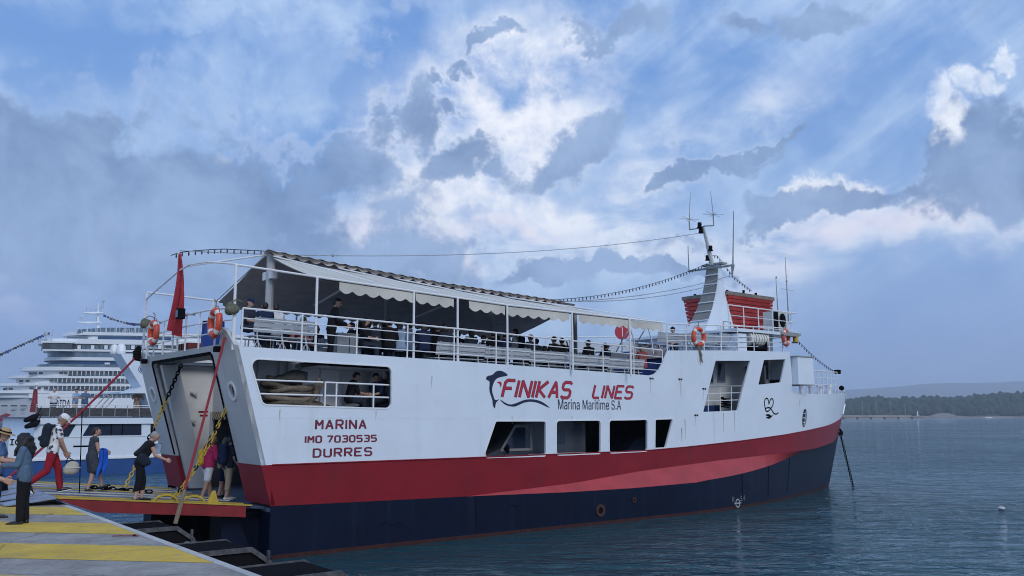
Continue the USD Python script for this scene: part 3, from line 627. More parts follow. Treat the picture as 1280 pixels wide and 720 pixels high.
# hull fittings below: outlets, freeing ports, frames
for px, py, r_ in ((750, 638, .16), (792, 625, .07)):
    u, z = S.side(px, py, 0); part(F, 'hull_outlet', [trimesh.creation.annulus(r_ * .7, r_ * 1.25, .05, sections=20, transform=trimesh.transformations.translation_matrix((u, -.02, z)) @ trimesh.transformations.rotation_matrix(math.pi / 2, (1, 0, 0)))], ANTIF); part(F, 'outlet_mouth', cyl((u, -.012, z), (u, .02, z), r_ * .75, 18), BLACKP)
for px, py in ((641, 636), (482, 659), (497, 659)):
    u, z = S.side(px, py, 0); part(F, 'hull_eyebrow', tube([(u + .16 * math.cos(a), -.012, z + .12 * math.sin(a)) for a in np.linspace(.3, 2.8, 8)], .018, 5), BLUE)
for s in (7.3, 20.5, 23, 25.5):
    if s > 18: part(F, 'hull_seam', tube([(U_(s, z), inlow(s) - .004, z) for z in np.linspace(.1, z_kl(s), 5)], .016, 5), BLUE)
    else: part(F, 'hull_seam', tube([(s, -.002, z) for z in (.1, 1.0)], .016, 5), BLUE)

# --- deck of the upper level, stairs panel, boat deck
ZF = lambda u: z_d(u) - .24 if u > 2.2 else 5.085
part(F, 'stern_deck', plate(sbox(-.02, .1, 2.2, BEAM - .1).difference(sbox(.62, 2.2, 1.9, 7.0)), lambda a, b, d: (a, b, 5.085 - d), .085, 9), DECK)  # added hatch, out of view, lets sky light into the stern well
for v in (2.2, 7.0): part(F, 'added_hatch_coaming', bx(.6, 1.92, v - .03, v + .03, 5.09, 5.17), WHITE2)
part(F, 'upper_deck', grid(lambda u, t: (u, .08 + inset(u) + t * (BEAM - .16 - 2 * inset(u)), ZF(u) + .0), np.linspace(2.21, 16.6, 14), [0, 1]), DECK)
part(F, 'upper_deckhead', grid(lambda u, t: (u, .09 + inset(u) + t * (BEAM - .18 - 2 * inset(u)), ZF(u) - .12), np.linspace(2.21, 16.6, 14), [1, 0]), WPAINT)
part(F, 'blue_screen', solid_quad([(16.25, .75, 4.7), (16.25, 3.4, 4.7), (16.75, 3.4, 5.9), (16.75, .75, 5.9)], (.05, 0, 0)), M('blue_screen_paint', (.02, .05, .24), .5))
part(F, 'screen_panel', solid_quad([(16.52, .8, 5.55), (16.52, 2.6, 5.55), (16.68, 2.6, 5.93), (16.68, .8, 5.93)], (-.03, 0, 0)), M('poster_print', (.42, .36, .36), .6, .5, 5))
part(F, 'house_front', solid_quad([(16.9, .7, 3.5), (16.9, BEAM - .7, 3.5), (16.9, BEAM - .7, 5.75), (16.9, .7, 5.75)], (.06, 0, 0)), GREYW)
ZB = lambda u: 5.62 + .0475 * (u - 16.5)
part(F, 'boat_deck', [grid(lambda u, t: (u, .08 + inset(u) + t * (BEAM - .16 - 2 * inset(u)), ZB(u)), np.linspace(16.5, 24.7, 9), [0, 1]), grid(lambda u, t: (u, .08 + inset(u) + t * (BEAM - .16 - 2 * inset(u)), ZB(u) - .08), np.linspace(16.5, 24.7, 9), [1, 0])], DECK)
part(F, 'fore_deck', grid(lambda s, t: (U_(s, 3.9), .07 + inset(s) + t * (BEAM - .14 - 2 * inset(s)), 3.75), np.linspace(24.7, 33.9, 14), [0, 1]), DECK)
part(F, 'superstructure_front', solid_quad([(24.75, 1.2, 3.7), (25.6, CL, 3.7), (24.75, BEAM - 1.2, 3.7), (24.75, BEAM - 1.2, 6.1), (25.6, CL, 6.1), (24.75, 1.2, 6.1)], (-.06, 0, 0)), WHITE)

# bridge wing box and bow rails
a, zt = S.side(996, 446, .75); b_, _ = S.side(1015.5, 446, .75); _, zb = S.side(997, 480, .75)
part(F, 'wing_box', bx(a, b_, .72, 3.0, zb, zt), WHITE); part(F, 'wing_box_lid', bx(a - .04, b_ + .04, .69, 3.0, zt + .002, zt + .05), GREYP); part(F, 'wing_box_sill', bx(a - .02, b_ + .0, .70, 2.9, zb - .04, zb - .002), GREYP)
r = node(F, 'bow_railing')
bs = np.linspace(26.4, 30.8, 8)
for h in (1.0, .68, .36):
    part(r, 'rail', tube([(U_(s, 4.5), inset(s) + .12, 4.42 + h + .02 * (s - 26)) for s in bs], .025 if h == 1.0 else .018, 6), WHITE2)
    part(r, 'rail', tube([(U_(s, 4.5), BEAM - inset(s) - .12, 4.42 + h + .02 * (s - 26)) for s in bs], .025 if h == 1.0 else .018, 6), WHITE2)
for s in bs[::1]:
    for m in (0, 1):
        v = inset(s) + .12; v = BEAM - v if m else v; part(r, 'post', cyl((U_(s, 4.5), v, 4.35), (U_(s, 4.5), v, 5.43 + .02 * (s - 26)), .024, 6), WHITE2)
part(F, 'bow_fairlead', [tube([(U_(s, 4.3), inset(s) + .02, 4.62 - (.0 if s < 32.8 else .9 * (s - 32.8) ** 1.2 * .4)) for s in np.linspace(31.2, 33.9, 8)], .05, 8)] + [cyl((U_(s, 4.3), inset(s) + .03, 4.3), (U_(s, 4.3), inset(s) + .03, 4.6 - .25 * max(0, s - 32.8)), .035, 6) for s in (31.4, 32.2, 33.0, 33.6)], WHITE2)
part(F, 'anchor_lamp', [bx(U_(30.9, 4.5), U_(31.1, 4.5), inset(30.9) + .05, inset(30.9) + .3, 5.45, 5.65), ball((U_(31.2, 4.5), inset(31.2), 4.75), .13, 1)], BLACKP)
for k in range(4):
    u = 27.3 + k * .75; part(F, 'deck_bollard', [cyl((u, 2.1, 3.75), (u, 2.1, 4.75), .1, 10), cyl((u, 2.1, 4.72), (u, 2.1, 4.85), .14, 10)], WHITE2)
hp = U_(33.1, 2.9)
part(F, 'hawse_pipe', [trimesh.creation.annulus(.12, .22, .08, sections=16, transform=trimesh.transformations.translation_matrix((U_(33.0, 2.6), inset(33.0) - .03, 2.6)) @ trimesh.transformations.rotation_matrix(1.1, (1, 0, 0)))], BLACKP)

# --- lettering and marks on the side (flush paint 4 mm proud)
GL = {'M': [[(0, 0), (0, 6), (2, 2.6), (4, 6), (4, 0)]], 'A': [[(0, 0), (0.9, 3), (2, 6), (3.1, 3), (4, 0)], [(.8, 2), (3.2, 2)]], 'R': [[(0, 0), (0, 6), (3.2, 6), (4, 5.2), (4, 3.6), (3.3, 2.9), (0, 2.9)], [(2, 2.9), (4, 0)]], 'I': [[(0, 0), (0, 6)]], 'N': [[(0, 0), (0, 6), (4, 0), (4, 6)]],
      'O': [[(.8, 0), (0, .9), (0, 5.1), (.8, 6), (3.2, 6), (4, 5.1), (4, .9), (3.2, 0), (.8, 0)]], '7': [[(0, 6), (4, 6), (1.5, 0)]], '0': [[(.8, 0), (0, .9), (0, 5.1), (.8, 6), (3.2, 6), (4, 5.1), (4, .9), (3.2, 0), (.8, 0)]], '3': [[(0, 6), (3.3, 6), (4, 5.2), (4, 3.8), (3.2, 3.1), (1.2, 3.1)], [(3.2, 3.1), (4, 2.4), (4, .8), (3.2, 0), (0, 0)]], '5': [[(4, 6), (0, 6), (0, 3.4), (3.2, 3.4), (4, 2.6), (4, .8), (3.2, 0), (0, 0)]],
      'D': [[(0, 0), (0, 6), (2.8, 6), (4, 4.8), (4, 1.2), (2.8, 0), (0, 0)]], 'U': [[(0, 6), (0, .9), (.8, 0), (3.2, 0), (4, .9), (4, 6)]], 'E': [[(4, 6), (0, 6), (0, 0), (4, 0)], [(0, 3.1), (3.2, 3.1)]], 'S': [[(4, 5.3), (3.3, 6), (.8, 6), (0, 5.2), (0, 3.8), (.8, 3.1), (3.2, 3.1), (4, 2.4), (4, .8), (3.2, 0), (.7, 0), (0, .7)]], 'F': [[(4, 6), (.8, 6), (0, 5.2), (0, 0)], [(0, 3.1), (3.2, 3.1)]], 'K': [[(0, 0), (0, 6)], [(4, 6), (.4, 2.9), (4, 0)]], 'L': [[(0, 6), (0, .8), (.7, 0), (3.6, 0)]]}
def word(txt, w=.95, gap=1.9, shear=0.0):
    out, x = [], 0.0
    for ch in txt:
        if ch == ' ': x += 3.0; continue
        st_ = GL[ch]; wd = max(p[0] for q in st_ for p in q)
        for q in st_: out.append(LineString([(x + a + shear * b, b) for a, b in q]).buffer(w / 2, cap_style=2, join_style=3))
        x += wd + gap
    return out, x - gap
def place(shapes, width, tl, br, up=6.0):
    """letters laid between two points of the side: lower left (s,z) and upper right (s,z)"""
    sx, sz = (br[0] - tl[0]) / width, (br[1] - tl[1]) / up
    return [affinity.affine_transform(s, [sx, 0, 0, sz, tl[0], tl[1]]) for s in shapes]
LETRED = M('dark_red_lettering', (.22, .018, .035), .4, .15, 6); NAVY = M('navy_lettering', (.010, .016, .045), .4, .1, 6)
def letters(name, txt, ll, ur, w, gap=1.9, shear=0.0, edge=.0, mat=None, edgemat=None, label=None):
    sh, wd = word(txt, w, gap, shear); iz, iu = (ur[1] - ll[1]) * w / 14, .02; ll, ur = (ll[0] + iu, ll[1] + iz), (ur[0] - iu, ur[1] - iz)
    nd = node(F, name, label)
    if edge:
        for q in place([unary_union([s.buffer(edge) for s in sh])], wd, ll, ur):
            for p in polys(q): part(nd, 'letter_outline', plate(p, hullmap, 0, 1, -.004), edgemat)
    for q in place([unary_union(sh)], wd, ll, ur):
        for p in polys(q): part(nd, 'letter', plate(p, hullmap, 0, 1, -.0075), mat)
osd = on_side
letters('name_lettering', 'MARINA', osd(394, 537), osd(458, 524.5), .85, 2.3, 0, .22, LETRED, NAVY, 'ship name MARINA in dark red')
letters('name_lettering', 'IMO 7030535', osd(381, 554), osd(471, 543.5), 1.05, 2.1, 0, .22, LETRED, NAVY, 'IMO 7030535 in dark red')
letters('name_lettering', 'DURRES', osd(391, 572), osd(465, 559), .85, 2.3, 0, .22, LETRED, NAVY, 'home port DURRES in dark red')
LR2 = M('bright_red_lettering', (.42, .022, .045), .4, .1, 6)
def fin(txt, ll, ur, l): letters('company_lettering', txt, ll, ur, 1.0, 1.75, .28, .13, LR2, NAVY, l)
fin('FINIKAS', osd(627, 497.5), osd(711.5, 476.5), 'FINIKAS in slanted red capitals'); fin('LINES', osd(740, 498.5), osd(789, 482), 'LINES in slanted red capitals')
tmx = meshkit.text_mesh('Marina Maritime S.A', 1.0, .01)
tmx = trimesh.Trimesh(tmx.vertices, tmx.faces); b = tmx.bounds; ll, ur = osd(697.5, 511.5), osd(776, 500.5)
def txt_on(m, ll, ur, top, off=-.006):
    b = m.bounds; V = [hullmap(ll[0] + (x - b[0][0]) / (b[1][0] - b[0][0]) * (ur[0] - ll[0]), ll[1] + y / top * (ur[1] - ll[1]), off - z * .2) for x, y, z in m.vertices]
    return tm(V, m.faces)
part(F, 'company_lettering', txt_on(tmx, ll, ur, 1.0), NAVY, label='Marina Maritime S.A in thin dark letters')
def spx(pts, closed=True):
    P = np.array([osd(*p) for p in pts]); n = 60
    from scipy.interpolate import splprep, splev
    tck, _ = splprep(np.vstack([P, P[:1]] if closed else P).T, s=0, per=closed, k=3); return np.array(splev(np.linspace(0, 1, n), tck)).T
dol = [(607.5, 472), (611, 469.5), (616, 468), (619, 465), (626, 463.5), (630, 465), (634.5, 469), (630, 470.5), (625, 471.5), (620, 474), (616.5, 480), (615, 488), (617, 496), (619, 500), (624, 499), (621, 502), (619.5, 505), (618.5, 510.5), (616, 506), (615.5, 501.5), (613, 493), (611.5, 484), (611, 476), (607.5, 474)]
part(F, 'dolphin_emblem', plate(Polygon(spx(dol)).buffer(0), hullmap, 0, 1, -.006), NAVY)
wav = [(625, 499.5), (631, 503), (638, 505.5), (646, 503.5), (655, 500), (664, 499), (673, 500.5), (681, 504.5), (687, 509.5), (678, 506), (669, 502.8), (660, 502.3), (651, 505), (643, 508.2), (636, 507.5), (629, 504)]
part(F, 'wave_emblem', plate(Polygon(spx(wav)).buffer(0), hullmap, 0, 1, -.006), NAVY)
part(F, 'dolphin_emblem', plate(Polygon(spx([(621, 478), (625, 477), (627, 480), (625.5, 484), (624.5, 480.5)])).buffer(0), hullmap, 0, 1, -.006), LR2)
sw1 = [(957, 511), (955.5, 505), (956.5, 499), (958.5, 497.8), (960.5, 501), (961, 505), (963, 499.5), (965, 498.3), (966.5, 501), (966, 506), (963, 511), (958, 514), (956.5, 512), (960, 509.5), (964, 511.5), (966, 515), (969, 517.5), (972.5, 516)]
part(F, 'swirl_emblem', [plate(p, hullmap, 0, 1, -.006) for p in polys(LineString(spx(sw1, False)).buffer(.028))], BLACKP)
part(F, 'swirl_emblem', [plate(p, hullmap, 0, 1, -.006) for p in polys(Polygon(spx([(957, 519), (962, 518), (964, 519.5), (967.5, 518), (963.5, 522), (961, 523.5), (957.5, 521.5), (961, 521)])).buffer(0))], BLACKP)
# load line mark with R and SH
def lowp(px, py):
    v = 0.0
    for _ in range(4): u, z = S.side(px, py, v); v = inlow(Sof(u, z))
    return u, z, v
u, z, v = lowp(922, 629)
def lowmap(a, b, d): s = Sof(u + a, z + b); return (u + a, inlow(s) + d, z + b)
ringp = shapely.Point(0, 0).buffer(.17, 14).difference(shapely.Point(0, 0).buffer(.125, 14)).union(sbox(-.26, -.02, .26, .02))
LLM = M('grey_mark_paint', (.38, .40, .42), .6, .2, 8)  # white mark greyed to weaken its bright streak on the water
part(F, 'load_line_mark', [plate(p, lowmap, 0, 2, -.012) for p in polys(ringp)], LLM)
for tx, x in (('R', -.42), ('SH', .2)):
    m = meshkit.text_mesh(tx, .2, .002); part(F, 'load_line_mark', tm([lowmap(x + a, .06 + b2, -.012) for a, b2, c in m.vertices], m.faces), LLM)

# --- railings of the upper deck
def railing(name, P, H, hs, post_every, parent=F, label=None, rp=.024):
    """P: polyline of deck-edge points; heights hs (fractions of H)"""
    r = node(parent, name, label); P = np.array(P, float)
    for k, h in enumerate(hs): part(r, 'rail', tube(P + np.array([0, 0, H * h]), .027 if k == 0 else .016, 6), WHITE2)
    L = np.concatenate([[0], np.cumsum(np.linalg.norm(np.diff(P, axis=0), axis=1))]); n = max(1, round(L[-1] / post_every))
    for d in np.linspace(0, L[-1], n + 1):
        q = np.array([np.interp(d, L, P[:, k]) for k in range(3)]); part(r, 'post', cyl(q + (0, 0, -.05), q + (0, 0, H), rp, 6), WHITE2)
    return r
sb = [(u, inset(u) + .07, z_d(u)) for u in np.linspace(.05, 16.2, 20)]
pb_ = [(u, BEAM - inset(u) - .07, z_d(u)) for u in np.linspace(.05, 16.2, 20)]
railing('deck_railing', sb, .97, (1, .74, .48, .22), 1.62, label='starboard deck railing'); railing('deck_railing', pb_, .97, (1, .74, .48, .22), 1.62, label='port deck railing')
stn = [(-.12, .1, 5.16), (-.32, 1.5, 5.2), (-.40, CL, 5.22), (-.32, BEAM - 1.5, 5.22), (-.12, BEAM - .1, 5.2)]
railing('stern_railing', stn, .95, (1, .66, .33), 1.05)
bd = [(u, inset(u) + .12, ZB(u) + .2) for u in np.linspace(16.55, 24.6, 8)]; bp = [(u, BEAM - inset(u) - .12, ZB(u) + .2) for u in np.linspace(16.55, 24.6, 8)]
railing('boat_deck_railing', bd, 1.0, (1, .78, .56, .36, .16), 1.1); railing('boat_deck_railing', bp, 1.0, (1, .66, .33), 1.3)
# step handrail hoops beside the stairs
for v in (1.2, 2.1): part(F, 'stair_hoop', tube([(15.0, v, 4.9), (15.2, v, 5.6), (15.7, v, 6.3), (16.1, v, 6.75), (16.3, v, 6.3), (16.4, v, 5.7)], .025, 6), WHITE2)

# --- awning: ridge along the centre line, eaves over both rails
A0, A1 = 2.25, 15.9
ze = lambda u: float(np.interp(u, [-1, 2, 8.5, 16], [7.2, 7.07, 6.82, 6.74]))
zr_ = lambda u: ze(u) + float(np.interp(u, [2, 16], [1.36, 1.02]))
zef = lambda u: ze(u) + float(np.interp(u, [2, 9, 15.2], [.20, .24, .02]))
def nslope(u, t): return (u, .16 + t * (CL - .55 - .16), ze(u) + (zr_(u) - .28 - ze(u)) * t - .06 * math.sin(math.pi * t))
def fslope(u, t): return (u, BEAM - .16 - t * (BEAM - .16 - CL + .05), zef(u) + (zr_(u) - zef(u)) * t - .06 * math.sin(math.pi * t))
ua, ta = np.linspace(A0, A1, 26), np.linspace(0, 1, 7)
aw = node(F, 'awning')
part(aw, 'starboard_slope', [grid(nslope, ua, ta)], CREAM, True); low = lambda f: (lambda u, t: (f(u, t)[0], f(u, t)[1], f(u, t)[2] - .03))
part(aw, 'starboard_inner_face', grid(low(nslope), ua, ta), BROWN, True)  # second sheet added below the cloth to darken its underside
uaf = np.linspace(A0, A1 - .8, 26)
part(aw, 'port_slope', grid(fslope, uaf, ta), CREAM, True); part(aw, 'port_inner_face', grid(low(fslope), uaf, ta), BROWN, True)
def scallop(u0, u1, fpos, drop, amp, pitch, mat, name):
    n = max(6, int((u1 - u0) / pitch * 8)); us_ = np.linspace(u0, u1, n)
    part(aw, name, grid(lambda u, t: (fpos(u)[0], fpos(u)[1] + .03 * math.sin(u * 2.3) * t, fpos(u)[2] - t * (drop + amp * abs(math.sin(math.pi * (u - u0) / pitch)))), us_, [0, .5, 1]), mat, True)
for u0, u1 in ((2.75, 5.1), (5.2, 6.55), (7.1, 8.5), (8.6, 11.2), (11.65, 15.8)): scallop(u0, u1, lambda u: (u, .15, ze(u) - .02), .2, .10, .42, CREAM, 'valance')
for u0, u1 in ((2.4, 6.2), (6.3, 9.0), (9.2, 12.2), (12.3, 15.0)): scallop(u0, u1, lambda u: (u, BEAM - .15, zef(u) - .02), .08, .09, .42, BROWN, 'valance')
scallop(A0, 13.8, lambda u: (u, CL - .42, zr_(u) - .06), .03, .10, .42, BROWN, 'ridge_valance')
part(aw, 'ridge_cap', grid(lambda u, t: (u, CL - .5 + t * .55, zr_(u) - .05 + .06 * math.sin(math.pi * t) + .016 * math.sin(u * 15)), np.linspace(A0 - .05, 14.2, 150), np.linspace(0, 1, 4)), CREAM, True)
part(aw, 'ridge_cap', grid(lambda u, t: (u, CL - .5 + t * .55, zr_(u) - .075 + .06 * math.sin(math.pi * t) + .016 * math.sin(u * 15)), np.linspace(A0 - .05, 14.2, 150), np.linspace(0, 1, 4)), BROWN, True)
fr = node(F, 'awning_frame')
def ft(name, pts, r=.026): return part(fr, name, tube(pts, r, 7), WHITE2)
ft('eave_tube', [(u, .14, ze(u) + .03) for u in np.linspace(-.2, A1, 12)], .032); ft('eave_tube', [(u, BEAM - .14, zef(u) + .03) for u in np.linspace(-.1, A1 - .8, 12)], .03)
ft('ridge_tube', [(u, CL, zr_(u) - .12) for u in np.linspace(A0, A1, 8)], .03)
ft('stern_tube', [(-.2, .14, ze(0) + .05), (-.5, 1.2, ze(0) + .22), (-.6, 2.4, ze(0) + .3), (-.5, 3.6, ze(0) + .3), (-.1, BEAM - .14, ze(0) + .02)])
ft('hip_tube', [(A0, CL, zr_(A0) - .1), (-.55, 2.6, ze(0) + .3)]); ft('hip_tube', [(A0, CL, zr_(A0) - .1), (A0 - .1, BEAM - .14, zef(A0))])
for k, u in enumerate((2.3, 4.5, 6.7, 9.0, 11.3, 13.5)): ft('diagonal_tube', [(u, CL - .45, zr_(u) - .2), (u + .75, 2.2, (ze(u) + zr_(u)) / 2 + .03), (u + 1.5, .16, ze(u) + .06)], .022)
for u in (2.08, 5.13, 6.67, 8.56, 11.3, 14.04, -.15): ft('awning_post', [(u, .1, z_d(u) - .1), (u, .13, ze(u) + .03)], .036)
for u in (2.08, 5.13, 8.56, 11.3, 14.04, -.1): ft('awning_post', [(u, BEAM - .1, z_d(u) - .1), (u, BEAM - .13, zef(u))], .034)
part(fr, 'ridge_post', tube([(2.42, CL, ZF(2)), (2.42, CL, zr_(2.4) - .1)], .13, 12), GREYW)
for u in (6.6, 11.0, 15.2): part(fr, 'ridge_post', tube([(u, CL + .1, ZF(u)), (u, CL + .1, zr_(u) - .15)], .09, 10), GREYP)
for u in (5.4, 9.6): ft('strut', [(u, BEAM - 1.0, zef(u) + .15), (u + .2, CL + 1.3, zr_(u) - .5)], .045)
part(F, 'floodlight', [bx(2.3, 2.5, CL - .34, CL - .12, 7.55, 7.8), bx(2.3, 2.5, CL + .12, CL + .34, 7.55, 7.8)], WHITE2)

# --- mast tower, funnel, monkey island
m_ = node(F, 'mast_tower'); TC = 3.3
hw = lambda z: float(np.interp(z, [6.6, 7.6, 8.6, 10.15], [.55, .48, .40, .33]))
def prof(pts, sgn):
    r = [S.side(px, py, TC + sgn * .38) for px, py in pts]; r.sort(key=lambda q: q[1]); return [q[1] for q in r], [q[0] for q in r]
az_, au_ = prof([(882, 333), (881, 350), (878, 368), (872, 388), (862, 412)], 1); fz_, fu_ = prof([(904, 332), (908, 365), (917, 411)], -1)
ZT = az_[-1]; zs = np.linspace(6.4, ZT, 14)
aft = lambda z: float(np.interp(z, az_, au_)) - max(0, az_[0] - z) * .6
fwd = lambda z: float(np.interp(z, fz_, fu_)) + max(0, fz_[0] - z) * .2
def ring(z): a, f, w = aft(z), fwd(z), hw(z); return [(a, TC - w, z), (f, TC - w * .8, z), (f, TC + w * .8, z), (a, TC + w, z)]
V, Fc = [], []
for z in zs: V += ring(z)
for i in range(len(zs) - 1):
    for k in range(4):
        a, b = i * 4 + k, i * 4 + (k + 1) % 4; Fc += [[a, b, a + 4], [b, b + 4, a + 4]]
n4 = (len(zs) - 1) * 4; Fc += [[n4, n4 + 1, n4 + 2], [n4, n4 + 2, n4 + 3]]
part(m_, 'casing', tm(V, Fc), WHITE, 25)
AFTP = M('mast_grey_panel', (.22, .22, .205), .6, .12, 3)
lev = list(np.linspace(7.5, ZT - .03, 7))
for z0, z1 in zip(lev[:-1], lev[1:]):
    zz_ = np.linspace(z0 + .02, z1 - .02, 4); part(m_, 'aft_panel', grid(lambda z, t: (aft(z) - .012, TC - hw(z) * .96 + t * hw(z) * 1.92, z), zz_, [0, 1]), AFTP)
    part(m_, 'rung', cyl((aft(z0) - .04, TC - hw(z0), z0), (aft(z0) - .04, TC + hw(z0), z0), .03, 6), WHITE2)
part(m_, 'top_plate', bx(aft(ZT) - .05, fwd(ZT) + .06, TC - .56, TC + .56, ZT + .005, ZT + .08), GREYP)
def mp(px, py, v=TC): u, z = S.side(px, py, v); return np.array([u, v, z])
part(m_, 'mast_pole', tube([mp(890, 331), mp(885, 308), mp(879, 284)], [.11, .085, .06], 8), GREYW)
yp, ys = mp(862, 287, TC + .95), mp(892, 282, TC - .95); ym = mp(877, 284)
ypt, yst = mp(861.5, 274, TC + .95), mp(891.5, 268, TC - .95)
part(m_, 'yoke', tube([ypt, yp, ym + (0, .2, -.02), ym + (0, -.2, .02), ys, yst], .03, 6), GREYP)
for q, (tx, ty) in ((ypt, (863, 240)), (yst, (888, 239))):
    e = mp(tx, ty, q[1]); part(m_, 'whip_antenna', tube([q, e], [.02, .01], 5), GREYP)
    for a in range(3):
        d_ = np.array([.45 * math.cos(a * 1.05), .45 * math.sin(a * 1.05), .06 * (a - 1)]); part(m_, 'antenna_radial', cyl(q - d_, q + d_, .01, 4), GREYP)
for px, py, dv in ((874.5, 281, 0), (876, 288, 0), (888, 310, -.1), (884.5, 322, .1)):
    x, y, z = mp(px, py, TC + dv); part(m_, 'navigation_lamp', [cyl((x, y, z - .1), (x, y, z + .1), .09, 10), cyl((x, y, z - .13), (x, y, z - .1), .12, 10)], BLACKP)
c0, c1 = mp(861, 339, TC + 1.7), mp(916, 331.5, TC - 1.55)
part(m_, 'crossarm', tube([c0, c1], .05, 6), GREYP); part(m_, 'crossarm_bracket', hull([(c1, .08), (c1 + (.0, .05, -.4), .03)]), GREYP)
part(m_, 'whip_antenna', tube([c0, mp(860, 307, c0[1])], [.03, .02], 5), GREYP); part(m_, 'whip_antenna', tube([c1, mp(917, 264, c1[1])], [.035, .018], 5), GREYP)
part(F, 'ladder_step', [tube([(22.3, 2.5, 7.0), (22.3, 2.5, 7.45), (22.8, 2.5, 7.45), (22.8, 2.5, 7.0)], .03, 6)], GREYP)
# funnel casing with louvre slats
FR = M('funnel_red', (.44, .050, .042), .55, .25, 2.5, grime=(.10, .03, .03), gscale=(1.5, 1.5, 4), gamt=.5)
fn = node(F, 'funnel'); VN = 2.95; f0, f1 = (S.side(909, 369, VN)[0], S.side(964, 367, VN)[0]), (VN, 6.0)
f1 = (VN, S.across(856, 376, f0[0])[0]); zt_, zb_ = S.side(935, 372, VN)[1], 6.6
def frec(t, o=0.0): k = .35 * (1 - t); return f0[0] + k * .9 - o, f0[1] - k * .2 + o, f1[0] + k * .5 - o, f1[1] - k * .5 + o
a = frec(0, -.06); c = frec(1, -.06)
part(fn, 'casing', hull([((a[0], a[2], zb_), .01), ((a[1], a[2], zb_), .01), ((a[0], a[3], zb_), .01), ((a[1], a[3], zb_), .01), ((c[0], c[2], zt_), .01), ((c[1], c[2], zt_), .01), ((c[0], c[3], zt_), .01), ((c[1], c[3], zt_), .01)]), FR)
for k in range(12):
    t = (k + .5) / 12; z = zb_ + (zt_ - zb_) * t; x0, x1, y0, y1 = frec(t, .03); j = lambda: .03 * (rng.random() - .5); t1 = .11
    for (p, q, o) in (((x0, y0), (x1, y0), (0, -.06)), ((x0, y0), (x0, y1), (-.06, 0)), ((x0, y1), (x1, y1), (0, .06)), ((x1, y0), (x1, y1), (.06, 0))):
        part(fn, 'louvre_slat', solid_quad([(p[0], p[1], z - .05), (q[0], q[1], z - .05 + j() * .6), (q[0] + o[0], q[1] + o[1], z + t1 - .03), (p[0] + o[0], p[1] + o[1], z + t1 - .03 + j() * .6)], (o[0] * -.35, o[1] * -.35, .012)), FR)
x0, x1, y0, y1 = frec(1, .10); part(fn, 'rim', bx(x0, x1, y0, y1, zt_ + .0, zt_ + .16), M('funnel_rim_brown', (.20, .165, .14), .7, .3, 3))
for (x, y) in ((f0[0] + .6, 3.4), (f0[0] + 1.8, 3.4), (f0[1] - .3, 3.6), (f0[0] + .5, 5.2)): part(fn, 'exhaust_pipe', cyl((x, y, zt_ + .1), (x, y, zt_ + .32 + .1 * (x > 24)), .06, 8), BLACKP)
# monkey island
UM = S.side(922, 411, .95)[0]
part(F, 'monkey_island', bx(UM, 25.6, .95, BEAM - .95, 6.86, 6.98), WHITE); part(F, 'monkey_island_edge', bx(24.2, 25.65, .9, .95, 6.9, 7.0), GREYP)
part(F, 'monkey_support', [bx(UM + .3, 25.4, 2.2, BEAM - 2.2, 5.9, 6.86)], WHITE)
railing('monkey_railing', [(UM - .5, 1.0, 6.98), (25.5, 1.0, 6.98), (25.5, BEAM - 1.0, 6.98)], .92, (1, .55, .12), 1.05)
u0, zt2 = S.side(968, 392, 1.5); u1, zb2 = S.side(980, 411, 1.5)
ac = node(F, 'air_conditioner'); part(ac, 'cabinet', bx(u0, u1, 1.3, 2.1, 6.98, zt2 + .12), M('pale_green_grey', (.50, .54, .50), .5, .06)); part(ac, 'fan_grille', [trimesh.creation.annulus(.01, .22, .03, sections=20, transform=trimesh.transformations.translation_matrix(((u0 + u1) / 2 - .05, 1.285, zt2 - .3)) @ np.diag([1, 1, 1.4, 1]) @ trimesh.transformations.rotation_matrix(math.pi / 2, (1, 0, 0)))], BLACKP); part(ac, 'side_grille', bx(u0 - .28, u0 - .03, 1.3, 1.36, 7.1, zt2 + .05), BLACKP)
for px, y0, y1 in ((972, 385, 347), (985, 388, 322)):
    u_, za = S.side(px, y0, 1.6); _, zc = S.side(px, y1, 1.6); an = node(F, 'radio_antenna'); part(an, 'whip', tube([(u_, 1.6, za - .5), (u_, 1.6, za), (u_ - .03, 1.6, zc)], [.03, .03, .012], 5), GREYP)
    part(an, 'coil', [ball((u_, 1.6, zc if px == 972 else (za + zc) / 2 + .1), .045, 1)] + ([cyl((u_ - .5, 1.6, za + .95), (u_ + .5, 1.6, za + .95), .008, 4)] if px == 985 else []), GREYP)
# white locker and life-raft canister on the boat deck
u0, z1_ = S.side(920, 416, .9); u1, z0_ = S.side(935, 436, .9)
part(F, 'deck_cabinet', [solid_quad([(u0, .95, ZB(u0)), (u1, .95, ZB(u0)), (u1, .95, z1_), (u0 + .25, .95, z1_)], (0, .9, 0))], WHITE)
part(F, 'porch_roof', bx(24.3, 25.3, .85, 1.0, 6.84, 6.9), GREYP)

